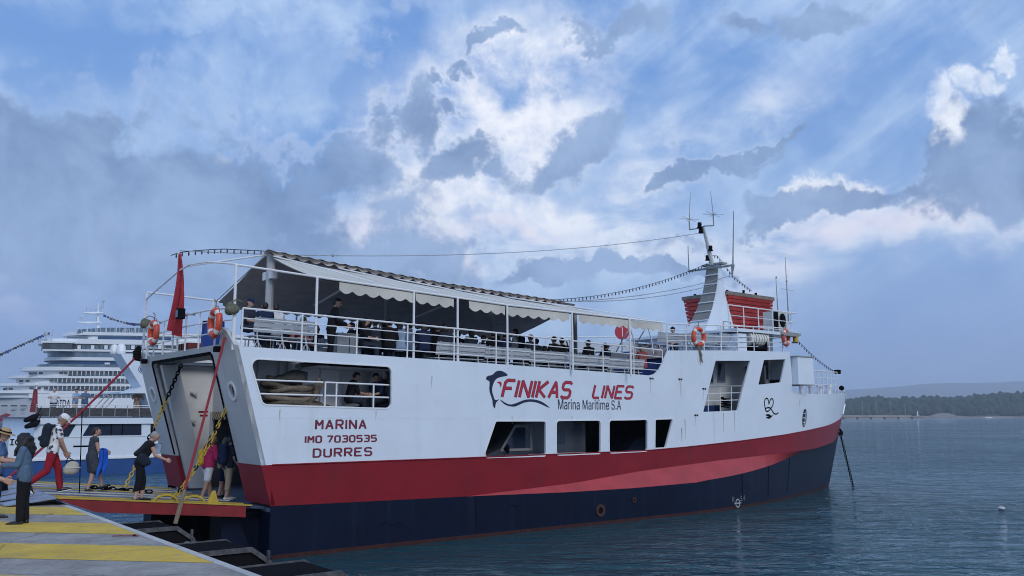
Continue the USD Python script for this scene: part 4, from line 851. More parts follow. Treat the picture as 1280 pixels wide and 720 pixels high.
# --- stern ramp
rp = node(F, 'boarding_ramp')
RU0, RU1, RZ0, RZ1 = .92, -3.85, 1.13, 1.60
rz = lambda u: RZ0 + (RZ1 - RZ0) * (RU0 - u) / (RU0 - RU1)
V0, V1 = .25, 6.7
def ramp_pt(a, b, d): return (a, b, rz(a) + d)
part(rp, 'ramp_plate', plate(sbox(RU1, V0 + .03, RU0, V1 - .03), lambda a, b, d: (a, b, rz(a) - .06 + d), .06, 9), M('ramp_blue_paint', (.035, .05, .10), .4, .35, 3, .004, 20, grime=(.12, .11, .10), gscale=(3, 3, 3), gamt=.6))
RAMPRED = M('ramp_red_paint', (.21, .012, .014), .5, .18, 3, grime=(.10, .03, .03), gscale=(4, 4, 4), gamt=.5)
for v in (V0, V1):
    part(rp, 'ramp_beam', plate(Polygon([(RU1, 0), (RU0 - .5, 0), (RU0 - .5, -.27), (RU1 + .8, -.26), (RU1 + .2, -.08)]), lambda a, b, d: (a, v - .03 + d, rz(a) + b - .005), .06, 9), RAMPRED)
    part(rp, 'ramp_edge', plate(sbox(RU1, v - .05, RU0 - .35, v + .06), lambda a, b, d: (a, b, rz(a) + .004 + d), .03, 9), YELLOW)
SW = M('ramp_stripe_paint', (.48, .47, .40), .5, .25, 5, grime=(.12, .12, .14), gscale=(5, 5, 5), gamt=.7)
for k in range(6): v = .95 + k * 1.0; part(rp, 'anti_slip_bar', plate(sbox(RU1 + .05, v - .05, RU0 - .3, v + .05), lambda a, b, d: (a, b, rz(a) + .002 + d), .022, 9), SW if k % 3 else YELLOW)
for k in range(5):
    v0 = V0 + .05 + k * 1.3; part(rp, 'ramp_flap', solid_quad([(RU1 + .02, v0, RZ1 + .015), (RU1 + .02, v0 + 1.14, RZ1 + .015), (RU1 - .95, v0 + .95, QZ + .04), (RU1 - .95, v0 + .2, QZ + .04)], (0, 0, -.025)), M('worn_flap_steel_' + 'abcde'[k], (.24, .28, .36), .4, .3, 3, metal=.3))
for k, u in enumerate((-.35, -.85, -1.5)):
    if k == 0: part(rp, 'yellow_bracket', [solid_quad([(u - .16, V0 + .15, rz(u)), (u + .14, V0 + .15, rz(u)), (u + .05, V0 + .15, rz(u) + .32), (u - .02, V0 + .15, rz(u) + .32)], (0, .05, 0)), bx(u - .2, u + .2, V0 + .08, V0 + .26, rz(u), rz(u) + .04)], YELLOW)
    else: part(rp, 'yellow_handle', tube([(u + .28 * math.cos(a), V0 + .12, rz(u) + .17 * math.sin(a)) for a in np.linspace(0, math.pi, 9)], .03, 7), YELLOW)
part(rp, 'hinge', [cyl((RU0, .6, 1.05), (RU0, V1 + .4, 1.05), .07, 10)], BLACKP)
part(rp, 'support_bracket', [solid_quad([(.95, v, 1.0), (.95, v, -.3), (.35, v, .95)], (0, .12, 0)) for v in (.7,)], BLUE)
for v in (2.6, 4.5, 6.2): part(rp, 'support_bracket', solid_quad([(.95, v, 1.0), (.95, v, -.3), (.35, v, .95)], (0, .12, 0)), BLUE)
part(F, 'stern_skeg', bx(.0, .96, .7, 1.5, -.8, .9), BLUE); part(F, 'stern_skeg', bx(.0, .96, 6.6, 7.4, -.8, .9), BLUE)
part(rp, 'ramp_stanchion', [cyl((-2.9, 2.6, rz(-2.9)), (-2.98, 2.55, rz(-2.9) + 2.0), .013, 6), bx(-3.12, -2.76, 2.54, 2.58, rz(-2.9) + 1.12, rz(-2.9) + 1.16)], BLACKP)
# chains
def chain(parent, pts, link, r, cols, sag=0.0, name='chain_link'):
    P = np.array(pts, float); L = np.concatenate([[0], np.cumsum(np.linalg.norm(np.diff(P, axis=0), axis=1))]); n = int(L[-1] / (link * .72))
    for k in range(n):
        d0 = L[-1] * (k + .5) / n; c_ = np.array([np.interp(d0, L, P[:, j]) for j in range(3)]); c1 = np.array([np.interp(min(d0 + .02, L[-1]), L, P[:, j]) for j in range(3)]); c0 = np.array([np.interp(max(0, d0 - .02), L, P[:, j]) for j in range(3)])
        tt = (c1 - c0) / np.linalg.norm(c1 - c0); s1 = np.cross(tt, [.3, .2, .9]); s1 /= np.linalg.norm(s1); s2 = np.cross(tt, s1); sd = s1 if k % 2 else s2
        ov = [c_ + tt * link * .5 * math.cos(a) * (1 if abs(math.cos(a)) < .8 else 1) + sd * link * .30 * math.sin(a) for a in np.linspace(0, 2 * math.pi, 11)[:-1]]
        part(parent, name, tube(ov, r, 5, True), cols(k / n))
def catn(a, b, sag, n=14):
    a, b = np.array(a, float), np.array(b, float); return [a + (b - a) * t - np.array([0, 0, sag * 4 * t * (1 - t)]) for t in np.linspace(0, 1, n)]
cl_ = node(F, 'ramp_chain', 'ramp chain on the port side'); cr_ = node(F, 'ramp_chain', 'ramp chain on the starboard side')
chain(cl_, catn((.45, 6.0, 4.95), (-1.15, 5.3, rz(-1.1) + .05), .12), .16, .019, lambda t: BLACKP if t < .28 or .5 < t < .66 else YELLOW)
chain(cr_, catn((.5, 1.75, 4.0), (-1.35, .42, rz(-1.3) + .04), .3), .15, .017, lambda t: YELLOW if (t * 9) % 1 < .8 else BLACKP)
c3 = node(rp, 'slack_chain'); 
P = [(-2.2 + .1 * k, 4.6 - .06 * k + .12 * math.sin(k * 1.7), rz(-2.2 + .1 * k) + .05) for k in range(14)]
part(c3, 'chain_link', cat([tube([np.array(p) + (.09 * math.cos(a), .05 * math.sin(a), .04 * math.sin(a) * (k % 2)) for a in np.linspace(0, 6.28, 9)[:-1]], .02, 5, True) for k, p in enumerate(P)]), BLACKP)
# anchor chain at the bow
an = node(F, 'anchor_chain')
chain(an, [(U_(33.0, 2.6), inset(33.0) - .05, 2.55), (U_(33, 2) + .8, inset(33) - .35, -.4)], .17, .021, lambda t: BLACKP)
# ================================================================== second ferry moored beyond
B = Frame(gnd(44, 597, SEA) * [1, 1, 0], math.radians(42))
T2 = thing('day_cruise_boat', 'white passenger boat with blue hull band moored behind the ferry stern', 'boat', B.o, B.a)
BLUE2 = M('mid_blue_hull_paint', (.022, .075, .24), .4, .12, 1.5, grime=(.04, .07, .14), gscale=(2, 2, .4), gamt=.4)
def bp_(pts, v=0.0): return Polygon([B.side(px, py, v) for px, py in pts]).buffer(0)
def bmap(v0): return lambda a, b, d: (a, v0 + d, b)
uL, uR = B.side(9, 575)[0], B.side(330, 570)[0]
zb1 = B.side(44, 575)[1]; zdk = B.side(120, 523)[1]; zst = B.side(20, 548)[1]
W2 = 8.0
def hullbox(z0, z1, u0, name, mat, bow=5.0):
    part(T2, name, solid_quad([(u0, 0, z0), (uR, 0, z0), (uR + bow, W2 / 2, z0), (uR, W2, z0), (u0, W2, z0)], (0, 0, z1 - z0)), mat)
hullbox(-1.0, zb1, uL, 'lower_hull', BLUE2); hullbox(zb1 + .002, zst, uL, 'hull_side', WHITE)
part(T2, 'rubbing_strip', bx(uL - .05, uR, -.06, -.002, zb1 - .06, zb1 + .06), WHITE2)
uS = B.side(43, 540)[0]
winA = [bp_([(57, 530), (96, 529.5), (86, 546), (57, 547)]), bp_([(113, 528.5), (177, 528), (177, 544), (103, 545)]), bp_([(188, 528), (240, 528), (240, 544), (188, 544)])]
wl2 = Polygon([(uS, zst), (uR, zst), (uR, zdk), (uS, zdk)]).difference(unary_union(winA))
part(T2, 'saloon_side', plate(wl2, bmap(0), .12, 6), WHITE); part(T2, 'saloon_side', plate(Polygon([(uS, zst), (uR, zst), (uR, zdk), (uS, zdk)]), bmap(W2 - .12), .12, 6), WHITE); part(T2, 'saloon_end', bx(uS, uS + .1, .12, W2 - .12, zst, zdk - .01), WHITE)
for w in winA: part(T2, 'window', plate(w.buffer(.02), bmap(.07), .02, 9), PANE)
for px in (139, 153): u = B.side(px, 536)[0]; part(T2, 'window_bar', bx(u, u + .06, .04, .12, zdk - 1.2, zdk - .3), BLACKP)
zf0 = B.side(120, 530)[1]; part(T2, 'fascia', bx(uS - .3, uR, -.12, -.003, zf0, zdk + .02), WHITE); part(T2, 'open_deck', bx(uS - .3, uR, -.1, W2, zdk + .021, zdk + .08), DECK)
part(T2, 'panel_line', bx(uS, uR, -.012, .0, zst - .02, zst + .03), GREYW)
# open deck railing with dark windbreak panels
u1_ = B.side(189, 522)[0]; n = 9
for k in range(n):
    a, b_ = uS + (u1_ - uS) * k / n, uS + (u1_ - uS) * (k + 1) / n
    part(T2, 'windbreak_panel', bx(a + .03, b_ - .03, .02, .05, zdk + .10, zdk + .62), M(f'windbreak_mesh_{k}', (.05, .05, .055), .7, .5, 6)); part(T2, 'rail_post', cyl((a, .03, zdk), (a, .03, zdk + .80), .03, 6), GREYP)
part(T2, 'top_rail', cyl((uS, .03, zdk + .80), (u1_, .03, zdk + .80), .03, 6), WHITE2); part(T2, 'mid_rail', cyl((uS, .03, zdk + .68), (u1_, .03, zdk + .68), .02, 6), WHITE2)
fin2 = [(150.5, 442), (173, 442), (187, 450), (206, 545), (191, 523), (181.5, 491.5), (160, 491.5), (166, 488), (176.5, 483.5)]
part(T2, 'swept_fin', plate(bp_(fin2), bmap(0), 1.7, 9), WHITE)
zt2b = B.side(160, 442)[1]; a, b_ = B.side(151, 442)[0], B.side(186, 442)[0]
za = B.side(165, 489)[1]; part(T2, 'canopy', bx(B.side(163, 489)[0], uR, .9, W2 - .9, za - .1, za), WHITE)
for px, r_ in ((157, .28), (162.5, .3), (167.5, .3)): u, z = B.side(px, 441); part(T2, 'radome', hull([((u, 1.2 + px % 3, z + .2), r_), ((u, 1.2 + px % 3, z + .42), r_ * .9)]), WHITE2)
cu, cz = B.side(178.5, 461.5); L2 = M('blue_logo_print', (.02, .09, .30), .5)
part(T2, 'round_emblem', plate(shapely.Point(cu, cz).buffer(.28, 12), bmap(-.006), 0, 9), L2)
part(T2, 'round_emblem', [plate(p, bmap(-.012), 0, 9) for p in polys(unary_union([shapely.Point(cu, cz).buffer(.23, 12).difference(shapely.Point(cu, cz).buffer(.19, 12)), Polygon([(cu - .13, cz), (cu, cz + .12), (cu + .13, cz), (cu, cz - .12)])]))], WHITE2)
m = meshkit.text_mesh('ION', .42, .002, True); u, z = B.side(11.5, 556.5); part(T2, 'boat_name', tm([(u + a * .95, -.012, z + b2 * .8) for a, b2, c in m.vertices], m.faces), NAVY, label='letters ION on the boat stern quarter')
for k in range(3):                                             # ladder rails up to the upper deck
    p, q = B.side(125 + 7 * k, 520), B.side(150 + 7 * k, 492); part(T2, 'stair_rail', cyl((p[0], 2.5, p[1]), (q[0], 2.5, q[1]), .035, 6), GREYP)
for px in (48, 80): pass
u, z = B.side(50, 540); _, z1 = B.side(49, 484)
T = thing('furled_ensign', 'furled dark red flag on a white staff at the stern of the passenger boat', 'flag', B.w(u - .2, .3, z - .4), B.a)
part(T, 'staff', cyl((0, 0, 0), (-.1, 0, z1 - z + .5), .04, 6), WHITE2); part(T, 'finial', ball((-.1, 0, z1 - z + .55), .09, 1), WHITE2)
hs = (z1 - z) + .4
part(T, 'cloth', grid(lambda t, a: (-.14 - (.10 + .12 * t) * math.cos(a), (.06 + .08 * t) * math.sin(a) + .02 * math.sin(9 * t + a), hs - .1 - t * 1.35), np.linspace(0, 1, 12), np.linspace(0, 2 * math.pi, 9)), M('dark_red_cloth', (.20, .03, .045), .8, .3, 8), True)
for k, (px, py) in enumerate(((40, 523), (41, 531))):           # black mooring buoys hung on the quarter
    u, z = B.side(px, py, -.3); T = thing('boat_fender', ['upper black fender hung off the boat corner', 'lower black fender hung off the boat corner'][k], 'fender', B.w(u, -.25, z), B.a); part(T, 'bladder', hull([((-.3, 0, -.1), .13), ((.1, 0, .05), .2), ((.3, 0, .2), .1)]), BLACK); part(T, 'lanyard', cyl((.3, 0, .25), (.5, .15, .7), .02, 5), BLACKP)

# ================================================================== cruise ship far behind
CF = Frame(ydist(0, 519, 300) * [1, 1, 0], math.radians(13)); CWD = 28.0
CS = thing('cruise_ship', 'huge white cruise ship with blue glass bands and stepped bow decks', 'cruise ship', CF.o, CF.a)
CWH = M('cruise_white_paint', (.74, .77, .80), .45, .03, .1); CGR = M('cruise_grey_hull', (.44, .48, .52), .45, .05, .1)
CDK = M('cruise_balcony_dark', (.06, .07, .08), .35, .6, .22, stretch=(1, 1, .3)); CBL = M('cruise_blue_glass', (.02, .075, .20), .15, .25, .1); CGL = M('cruise_grey_glass', (.12, .17, .22), .12, .35, .3)
def cz_(y, px=150): return CF.side(px, y)[1]
uEnd = CF.side(420, 480)[0]
def cdeck(px, y0, y1, name, mat, rnd=18.0, ins=0.0, overhang=0.0):
    z1, z0 = cz_(y0), cz_(y1); ul = CF.at(px, CWD * .5, (z0 + z1) / 2) + ins
    n = 12; pts = [(uEnd, ins), (uEnd, CWD - ins)] + [(ul + rnd - rnd * math.cos(a), CWD / 2 + (CWD / 2 - ins) * math.sin(a)) for a in np.linspace(math.pi / 2, -math.pi / 2, 2 * n + 1)]
    return part(CS, name, prism(Polygon(pts), lambda a, b, d: (a, b, z0 + d), z1 - z0), mat, 25)
cdeck(-45, 497.5, 545, 'hull', CGR, 40); 
part(CS, 'hull_side', plate(Polygon([CF.side(46, 545), CF.side(430, 545), CF.side(430, 497), CF.side(40, 497.5)]), lambda a, b, d: (a, -.08 + d, b), .07, 60), CWH)
part(CS, 'bulwark', plate(Polygon([CF.side(36, 497.5), CF.side(112, 497), CF.side(112, 492), CF.side(36, 492.2)]), lambda a, b, d: (a, -.1 + d, b), .1, 60), CWH)
rows = [(-30, 488.7, 492.2), (2, 479.6, 482.8), (16, 470, 473.2), (33, 459.3, 463.8)]
dark = [(-28, 492.2, 497.5, 107), (4, 482.8, 488.7, 61), (18, 473.2, 479.6, 72), (36, 463.8, 470, 85)]
for px, y0, y1 in rows: cdeck(px - 6, y0, y1, 'deck_edge', CWH)
cdeck(-34, 492.2, 497.5, 'deck_house', CWH, ins=1.0)
for px, y0, y1, bal in dark[1:]: cdeck(px, y0, y1, 'deck_house', CWH, ins=.9)
def cwin(px0, y0, px1, y1, mat=CDK, name='cabin_window', v=-.02, th=.06, vv=.0):
    a, z1 = CF.side(px0, y0); b, _ = CF.side(px1, y0); z0 = z1 - (y1 - y0) * .283
    return part(CS, name, bx(a, b, v, v + th, z0, z1), mat)
for (px, y0, y1, bal), slab_l in zip(dark, (112, 78, 66, 52)):
    k = 0; x = bal
    while x < 214:
        w = 11.2; cwin(x, y0 + .1, x + w, y1 - .1, CDK, 'balcony', -.0, .5)
        for j in (0, .5): cwin(x + w * j, y0, x + w * j + .9, y1, CWH, 'balcony_divider', -.12, .5)
        cwin(x, y1 - 2.0, x + w, y1 - .9, CGL, 'balcony_rail', -.16, .05); x += w
for px in np.arange(39, 105, 11.6): cwin(px, 493.2, px + 4.3, 495.8); cwin(px + 5.2, 493.2, px + 9.4, 495.8)
for px, y in ((37, 484), (46, 484), (55, 484), (62, 474.3), (68, 474.3), (74, 464.8), (80, 464.8), (11, 484.6), (4, 484.8), (32, 474.8), (24, 475), (48.5, 465), (41, 465.4), (36, 465.6)): cwin(px, y, px + 5.2, y + 2.6)
for px in (1.5, 13.5, 25.5, 38): cwin(px, 506.3, px + 8, 508, name='mooring_port'); 
for px in (14, 26): cwin(px, 512.2, px + 5, 513.3, name='mooring_port')
cwin(17, 527, 29, 528.4, CWH, 'draft_sign')
# smiling mouth painted on the bow, dark red
mo = [CF.side(*q) for q in [(-30, 521), (-14, 530), (0, 527), (12.5, 518.5), (8, 517.3), (0, 520.5), (-14, 523)]]
part(CS, 'bow_painting', plate(Polygon(mo).buffer(.2), lambda a, b, d: (a, -.10 + d, b), .03, 60), M('bow_red_print', (.20, .02, .04), .5))
cdeck(58, 451, 459.3, 'blue_glass_band', CBL, 16, .6); cdeck(46, 455.5, 459.4, 'bow_glass', CGL, 16, .4)
cwin(130.5, 453.2, 137, 457.3, CWH, 'band_sign', .54, .06); cwin(152, 453.2, 158.5, 457.3, CWH, 'band_sign', .54, .06)
cdeck(56, 447, 451, 'deck_edge', CWH, 14); cdeck(59, 439.8, 447, 'lower_bridge_windows', CGL, 12, .5); cdeck(56, 437.2, 439.8, 'deck_edge', CWH, 12)
cdeck(53, 430.5, 437.2, 'bridge_windows', CDK, 10, .3); cdeck(50, 424.4, 430.5, 'bridge_roof', CWH, 10)
part(CS, 'bridge_wing', bx(CF.side(56, 434)[0], CF.side(92, 434)[0], -2.5, .4, cz_(438.5), cz_(430.8)), CDK); part(CS, 'bridge_wing_roof', bx(CF.side(54, 434)[0], CF.side(94, 434)[0], -2.8, .4, cz_(430.7), cz_(428.5)), CWH); part(CS, 'bridge_wing_floor', bx(CF.side(56, 434)[0], CF.side(94, 434)[0], -2.7, .4, cz_(440.4), cz_(438.6)), CWH)
cdeck(80, 419.4, 424.4, 'pool_deck_house', CWH, 14, .6); cwin(83, 420.3, 109, 424, CGL, 'glass_row', .5, .2); cwin(122, 420, 214, 424.6, CBL, 'glass_row', .5, .2)
for k in range(18): cwin(122 + 5 * k, 420, 122.6 + 5 * k, 424.6, CGL, 'mullion', .42, .1)
cdeck(80, 415.6, 419.4, 'deck_edge', CWH, 12)
for k in range(16): cwin(96 + 6 * k, 417.5 - min(k, 5) * .4 - 6, 101.3 + 6 * k, 415.8, CGL, 'glass_windbreak', .3, .1)
for k in range(8): cwin(97 + 12 * k, 408.8, 97.7 + 12 * k, 415.6, CWH, 'windbreak_post', .2, .2)
for k in range(20): cwin(97 + 5.6 * k, 431.6, 101.3 + 5.6 * k, 436.4, CGL if k % 3 else CWH, 'deck_window', -.05, .1)
for txt, px0, y0, px1, y1, mat, v in (('AIDA', 69, 509, 88.5, 497.9 + 2, NAVY, -.14), ('vi', 89.5, 508.6, 97, 499, NAVY, -.14), ('AIDA', 152, 416.5, 166.5, 411.8, CWH, .22)):
    m = meshkit.text_mesh(txt, 1, .002, True); b_ = m.bounds; (a0, z0), (a1, z1) = CF.side(px0, y0), CF.side(px1, y1)
    part(CS, 'ship_name', tm([(a0 + (x - b_[0][0]) / (b_[1][0] - b_[0][0]) * (a1 - a0), v, z0 + y * (z1 - z0)) for x, y, c in m.vertices], m.faces), mat)
def cpt(px, py, v=8.0): u, z = CF.side(px, py, v); return (u, v, z)
mm = node(CS, 'radar_mast')
part(mm, 'pillar', tube([cpt(122.5, 420), cpt(122.5, 398), cpt(122.8, 378)], [.5, .4, .15], 8), CWH)
for y, a, b_ in ((403.5, 98, 126), (391.5, 105, 129)):
    p, q = cpt(a, y - .5), cpt(b_, y); part(mm, 'platform', [hull([(p, (.3, 1, .3)), (q, (.3, 1.5, .4)), (cpt((a + b_) / 2, y + 1), (.3, 1.5, .4))])], CWH)
for (a, y0, y1) in ((108, 391, 383), (114, 391, 385), (101, 403, 396), (126, 391, 381), (129, 384, 375.5), (120, 403, 396)): part(mm, 'aerial', cyl(cpt(a, y0), cpt(a + .5, y1), .16, 5), CGR)
part(mm, 'radar_scanner', cyl(cpt(99, 396.5), cpt(105, 397.5), .25, 6), CGR); part(mm, 'yard', cyl(cpt(117, 388), cpt(130, 384), .15, 5), CGR); part(mm, 'aerial', ball(cpt(129.5, 376.5), .5, 1), CGR)
part(CS, 'bridge_mast', [cyl(cpt(57.5, 424, 0), cpt(57.5, 414, 0), .3, 6), cyl(cpt(54, 419.5, 0), cpt(66, 418.5, 0), .15, 5), hull([(cpt(57.5, 416, 0), .6), (cpt(57.5, 418.5, 0), .5)])], CGR)
part(CS, 'deck_aerial', [cyl(cpt(64, 424, 0), cpt(66.5, 412, 0), .2, 5)], CGR)
FL = [M('signal_flag_' + c, v, .8) for c, v in (('dark', (.03, .03, .05)), ('blue', (.03, .06, .22)), ('grey', (.14, .13, .14)))]
for nm, a, b_, n, sag in (('forward', (-12, 447.5), (60, 415.5), 22, .0), ('aft', (131, 393.5), (200, 401.5), 18, .6)):
    T = thing('signal_flag_line', {'forward': 'line of small dark signal flags from the cruise ship bridge down to its bow', 'aft': 'line of small dark signal flags running aft from the cruise ship mast'}[nm], 'bunting', CF.o, CF.a)
    p, q = np.array(cpt(*a, 6.0)), np.array(cpt(*b_, 6.0)); part(T, 'line', tube(catn(p, q, sag * 3, 12), .045, 4), CGR)
    for k in range(n):
        c = np.array(catn(p, q, sag * 3, n)[k]); s_ = .38 + .3 * rng.random(); part(T, 'signal_flag', solid_quad([c + (-s_, 0, 0), c + (s_, 0, 0), c + (s_ * .8, .2, -1.3 * s_ - .2), c + (-s_ * .9, -.2, -1.4 * s_)], (0, .05, 0)), FL[rng.randrange(3)])

# ================================================================== things hung on or standing on the ferry
def w3(u, v, z): return S.w(u, v, z)
LBW = M('white_band_cloth', (.70, .70, .68), .6)
lb0 = None
def lifebuoy(label, u, v, z, rz):
    global lb0
    if lb0 is None:
        lb0 = thing('lifebuoy', label, 'lifebuoy', w3(u, v, z), rz, 'orange lifebuoys hung on the ferry railings')
        part(lb0, 'ring', torus(.31, .085, 32, 12), ORANGE, True)
        for k in range(4):
            a = math.pi / 4 + k * math.pi / 2; pts = [(.31 * math.cos(b), 0, .31 * math.sin(b)) for b in np.linspace(a - .17, a + .17, 5)]; part(lb0, 'white_band', tube(pts, .09, 12), LBW)
        part(lb0, 'grab_line', tube([((.41 + .035 * math.sin(b * 4)) * math.cos(b), 0, (.41 + .035 * math.sin(b * 4)) * math.sin(b)) for b in np.linspace(0, 2 * math.pi, 49)[:-1]], .011, 5, True), ROPE)
        part(lb0, 'hanging_strop', tube([(0, 0, .38), (.02, -.02, .55), (0, .05, .6)], .014, 5), ROPE)
    else: copy_of(lb0, 'lifebuoy', label, 'lifebuoy', w3(u, v, z), rz, 'orange lifebuoys hung on the ferry railings')
vz = S.across(195.5, 416, -.42); lifebuoy('orange lifebuoy at the far corner of the stern rail left of the flag', -.50, vz[0], vz[1], AL + math.pi / 2)
vz = S.across(274.5, 404, -.3); lifebuoy('orange lifebuoy on the stern rail above the red mooring rope', -.42, vz[0], vz[1], AL + math.pi / 2)
u, z = S.side(874, 421, inset(19)); lifebuoy('orange lifebuoy on the boat deck rail below the mast tower', u, inset(19) + .03, z, AL)
u, z = S.side(983, 422, inset(24.4)); lifebuoy('orange lifebuoy at the forward end of the boat deck rail above the bow window', u, inset(24.4) + .03, z, AL + .25)
OLIVE = M('olive_canvas', (.12, .12, .08), .9, .3, 10)
for px, py, v, l in ((180, 406, 7.9, 'olive canvas float light bag at the far stern rail corner'), (287, 388, .5, 'olive canvas bag tied to the stern rail beside the near lifebuoy')):
    vz = S.across(px, py, -.3); T = thing('canvas_bag', l, 'bag', w3(-.3, vz[0], vz[1])); part(T, 'bag_body', blob_mesh([hull([((0, 0, 0), .13), ((.1, .1, .05), .12), ((0, 0, .12), .09)])], .04, 4, .02), OLIVE, True); part(T, 'cord', tube([(0, 0, .2), (.12, .12, .3), (.25, .2, .24)], .014, 5), ROPE)
u, z = S.side(875, 440, inset(19) - .06); T = thing('rope_tail', 'frayed grey rope tail hanging below the lifebuoy beside the mast tower', 'rope', w3(u, inset(19) - .03, z)); part(T, 'strand', tube([(-.05, 0, .35), (-.02, -.03, .1), (.06, -.04, -.12), (.05, -.04, -.28)], [.03, .05, .05, .03], 6), ROPE); part(T, 'frayed_end', tube([(.05, -.05, -.28), (.1, -.05, -.42)], [.05, .02], 5), ROPE)
u, z = S.side(992, 424, 1.1); T = thing('yellow_lamp', 'yellow smoke float at the forward end of the boat deck rail', 'smoke float', w3(u, 1.0, z)); part(T, 'canister', cyl((0, 0, -.14), (0, 0, .14), .12, 12), YELLOW); part(T, 'bracket', bx(-.14, .14, .06, .12, -.18, -.12), GREYP)
# flag on the stern staff
vz = S.across(229, 316, -.35); FV = vz[0]; fz1 = vz[1]
T = thing('flag', 'limp red flag with black emblem hanging from the ferry stern staff', 'flag', w3(-.36, FV, 5.2), AL)
part(T, 'staff', tube([(0, 0, 0), (-.12, 0, fz1 - 5.2)], .03, 8), WHITE2); part(T, 'staff_base', bx(-.08, .08, -.08, .08, .6, .95), OLIVE)
FRED = M('red_flag_cloth', (.36, .022, .030), .8, .25, 5); hz = fz1 - 5.25
def flag_pt(t, a):                                            # folded triangle of cloth, wider and heavier at the foot
    w_ = .16 + .82 * math.sin(min(1, t * 1.15) * math.pi * .72); f = .10 * (.3 + t) * math.sin(a * 11 + 2.5 * t)
    return (-.12 - .10 * t + f, -(a * w_) - .02 + .09 * t * t, hz - t * 2.15 - .28 * a * t)
part(T, 'cloth', grid(flag_pt, np.linspace(0, 1, 26), np.linspace(0, 1, 30)), FRED, True)
def flag_pt2(t, a): p = flag_pt(.45 + .3 * t, .55 + .28 * a); return (p[0] - .012, p[1], p[2])
part(T, 'emblem', grid(flag_pt2, np.linspace(0, 1, 10), np.linspace(0, 1, 10)), BLACKP, True)
part(T, 'halyard', cyl((-.1, -.05, .8), (-.12, -.05, hz), .008, 4), WHITE2)
vz = S.across(230.5, 388, -.6); T = thing('stern_light', 'dark rectangular stern lantern beside the flag', 'lamp', w3(-.7, vz[0], vz[1] - .1), AL); part(T, 'housing', bx(-.09, .09, -.12, .12, -.14, .14), BLACKP); part(T, 'lens', bx(-.10, -.09, -.09, .09, -.1, .1), PANE); part(T, 'bracket', bx(.09, .4, -.02, .02, -.02, .02), GREYP)
# light strings and wires
BULB = M('dark_bulb_holder', (.03, .03, .035), .5)
def light_string(label, pts, n, drop=.13, wr=.012):
    T = thing('light_string', label, 'light string'); P = np.array(pts, float); L = np.concatenate([[0], np.cumsum(np.linalg.norm(np.diff(P, axis=0), axis=1))])
    part(T, 'wire', tube(P, wr, 4), BLACKP)
    for d in np.linspace(0, L[-1], n + 2)[1:-1]:
        q = np.array([np.interp(d, L, P[:, k]) for k in range(3)]); part(T, 'bulb', tube([q, q - (0, 0, drop * .6), q - (0, 0, drop)], [.014, .026, .012], 5), BULB)
rt = w3(2.3, CL, zr_(2.3) + .02)
light_string('string of small dark bulbs from the stern flagstaff to the awning ridge', catn(w3(-.6, FV + .3, fz1 - .06), w3(-.44, FV, fz1), 0, 3) + catn(w3(-.44, FV, fz1), w3(1.0, CL, fz1 + .32), -.02, 6) + catn(w3(1.0, CL, fz1 + .32), rt, .0, 4), 14)
mt = S.w(*mp(887, 328)); e0 = w3(13.9, CL, zr_(14) + .05)
light_string('long sagging string of bulbs from the awning ridge to the mast', catn(e0, mt, .35, 16), 46, .12, .010)
light_string('short string of bulbs from the mast down to the funnel', [S.w(*mp(890, 319)), S.w(*mp(897, 320)), S.w(*mp(916, 345, 3.0)), S.w(*mp(940, 364, VN))], 15)
light_string('string of bulbs from the boat deck down to the bow rail', catn(S.w(*mp(993, 421, 1.2)), S.w(*mp(1045, 465, 3.4)), .15, 10), 18)
T = thing('aerial_wire', 'thin aerial wire from the stern staff to the masthead', 'wire'); part(T, 'wire', tube(catn(w3(-.44, FV, fz1 + .05), S.w(*mp(877, 291)), .5, 20), .011, 4), GREYP); part(T, 'insulator', ball(catn(w3(-.44, FV, fz1 + .05), S.w(*mp(877, 291)), .5, 20)[4], .05, 1), GREYP)
for k, (a, b_) in enumerate((((752, 385), (912, 345)), ((757, 386), (892, 356)))):
    T = thing('mast_stay', ['upper wire stay from the mast tower to the awning', 'lower wire stay from the mast tower to the awning'][k], 'wire'); part(T, 'wire', tube(catn(w3(14.2, CL - .3 * k, zr_(14.2)), S.w(*mp(*b_, 2.8)), .25, 10), .013, 4), GREYP); part(T, 'shackle', ball(S.w(*mp(*b_, 2.8)), .04, 1), GREYP)

# mooring ropes
def rope(label, pts, r, mat, sleeve=None):
    T = thing('mooring_rope', label, 'rope'); part(T, 'rope', tube(pts, r, 8), mat)
    if sleeve: part(T, 'chafe_sleeve', tube(sleeve, [r * 1.2] + [r * 1.6] * (len(sleeve) - 2) + [r * 1.5], 8), ROPE)
    return T
eb = gnd(2, 605, QZ + .25); rl = catn(w3(-.3, 8.1, 5.3), eb, .1, 16)
rope('dark red mooring rope from the far stern corner down to the quay', rl, .034, REDROPE)
T = thing('bollard', 'black iron bollard holding the far mooring rope', 'bollard', eb - [0, 0, .25]); part(T, 'post', tube([(0, 0, 0), (0, 0, .3), (0, 0, .36)], [.16, .13, .2], 12), BLACKP); part(T, 'base', cyl((0, 0, 0), (0, 0, .04), .26, 14), BLACKP)
er = gnd(219, 655, .98); rr = catn(w3(-.25, .42, 5.35), er, .06, 24)
rope('red mooring rope from the near stern corner crossing the doorway to the fender', rr[:21], .033, REDROPE, rr[19:])
for v, z in ((.42, 5.35), (8.05, 5.3)): pass
T = thing('rope_lashing', 'dark lashing of rope on the far stern corner', 'rope', w3(-.32, 8.05, 5.3)); part(T, 'turns', [tube([(.1 * math.cos(a), .1 * math.sin(a), .012 * a - .15) for a in np.linspace(0, 25, 60)], .035, 6)], BLACK); part(T, 'knot', blob_mesh([hull([((0, 0, .1), .12), ((.05, 0, .25), .08)])], .05, 3, .02), BLACK, True)

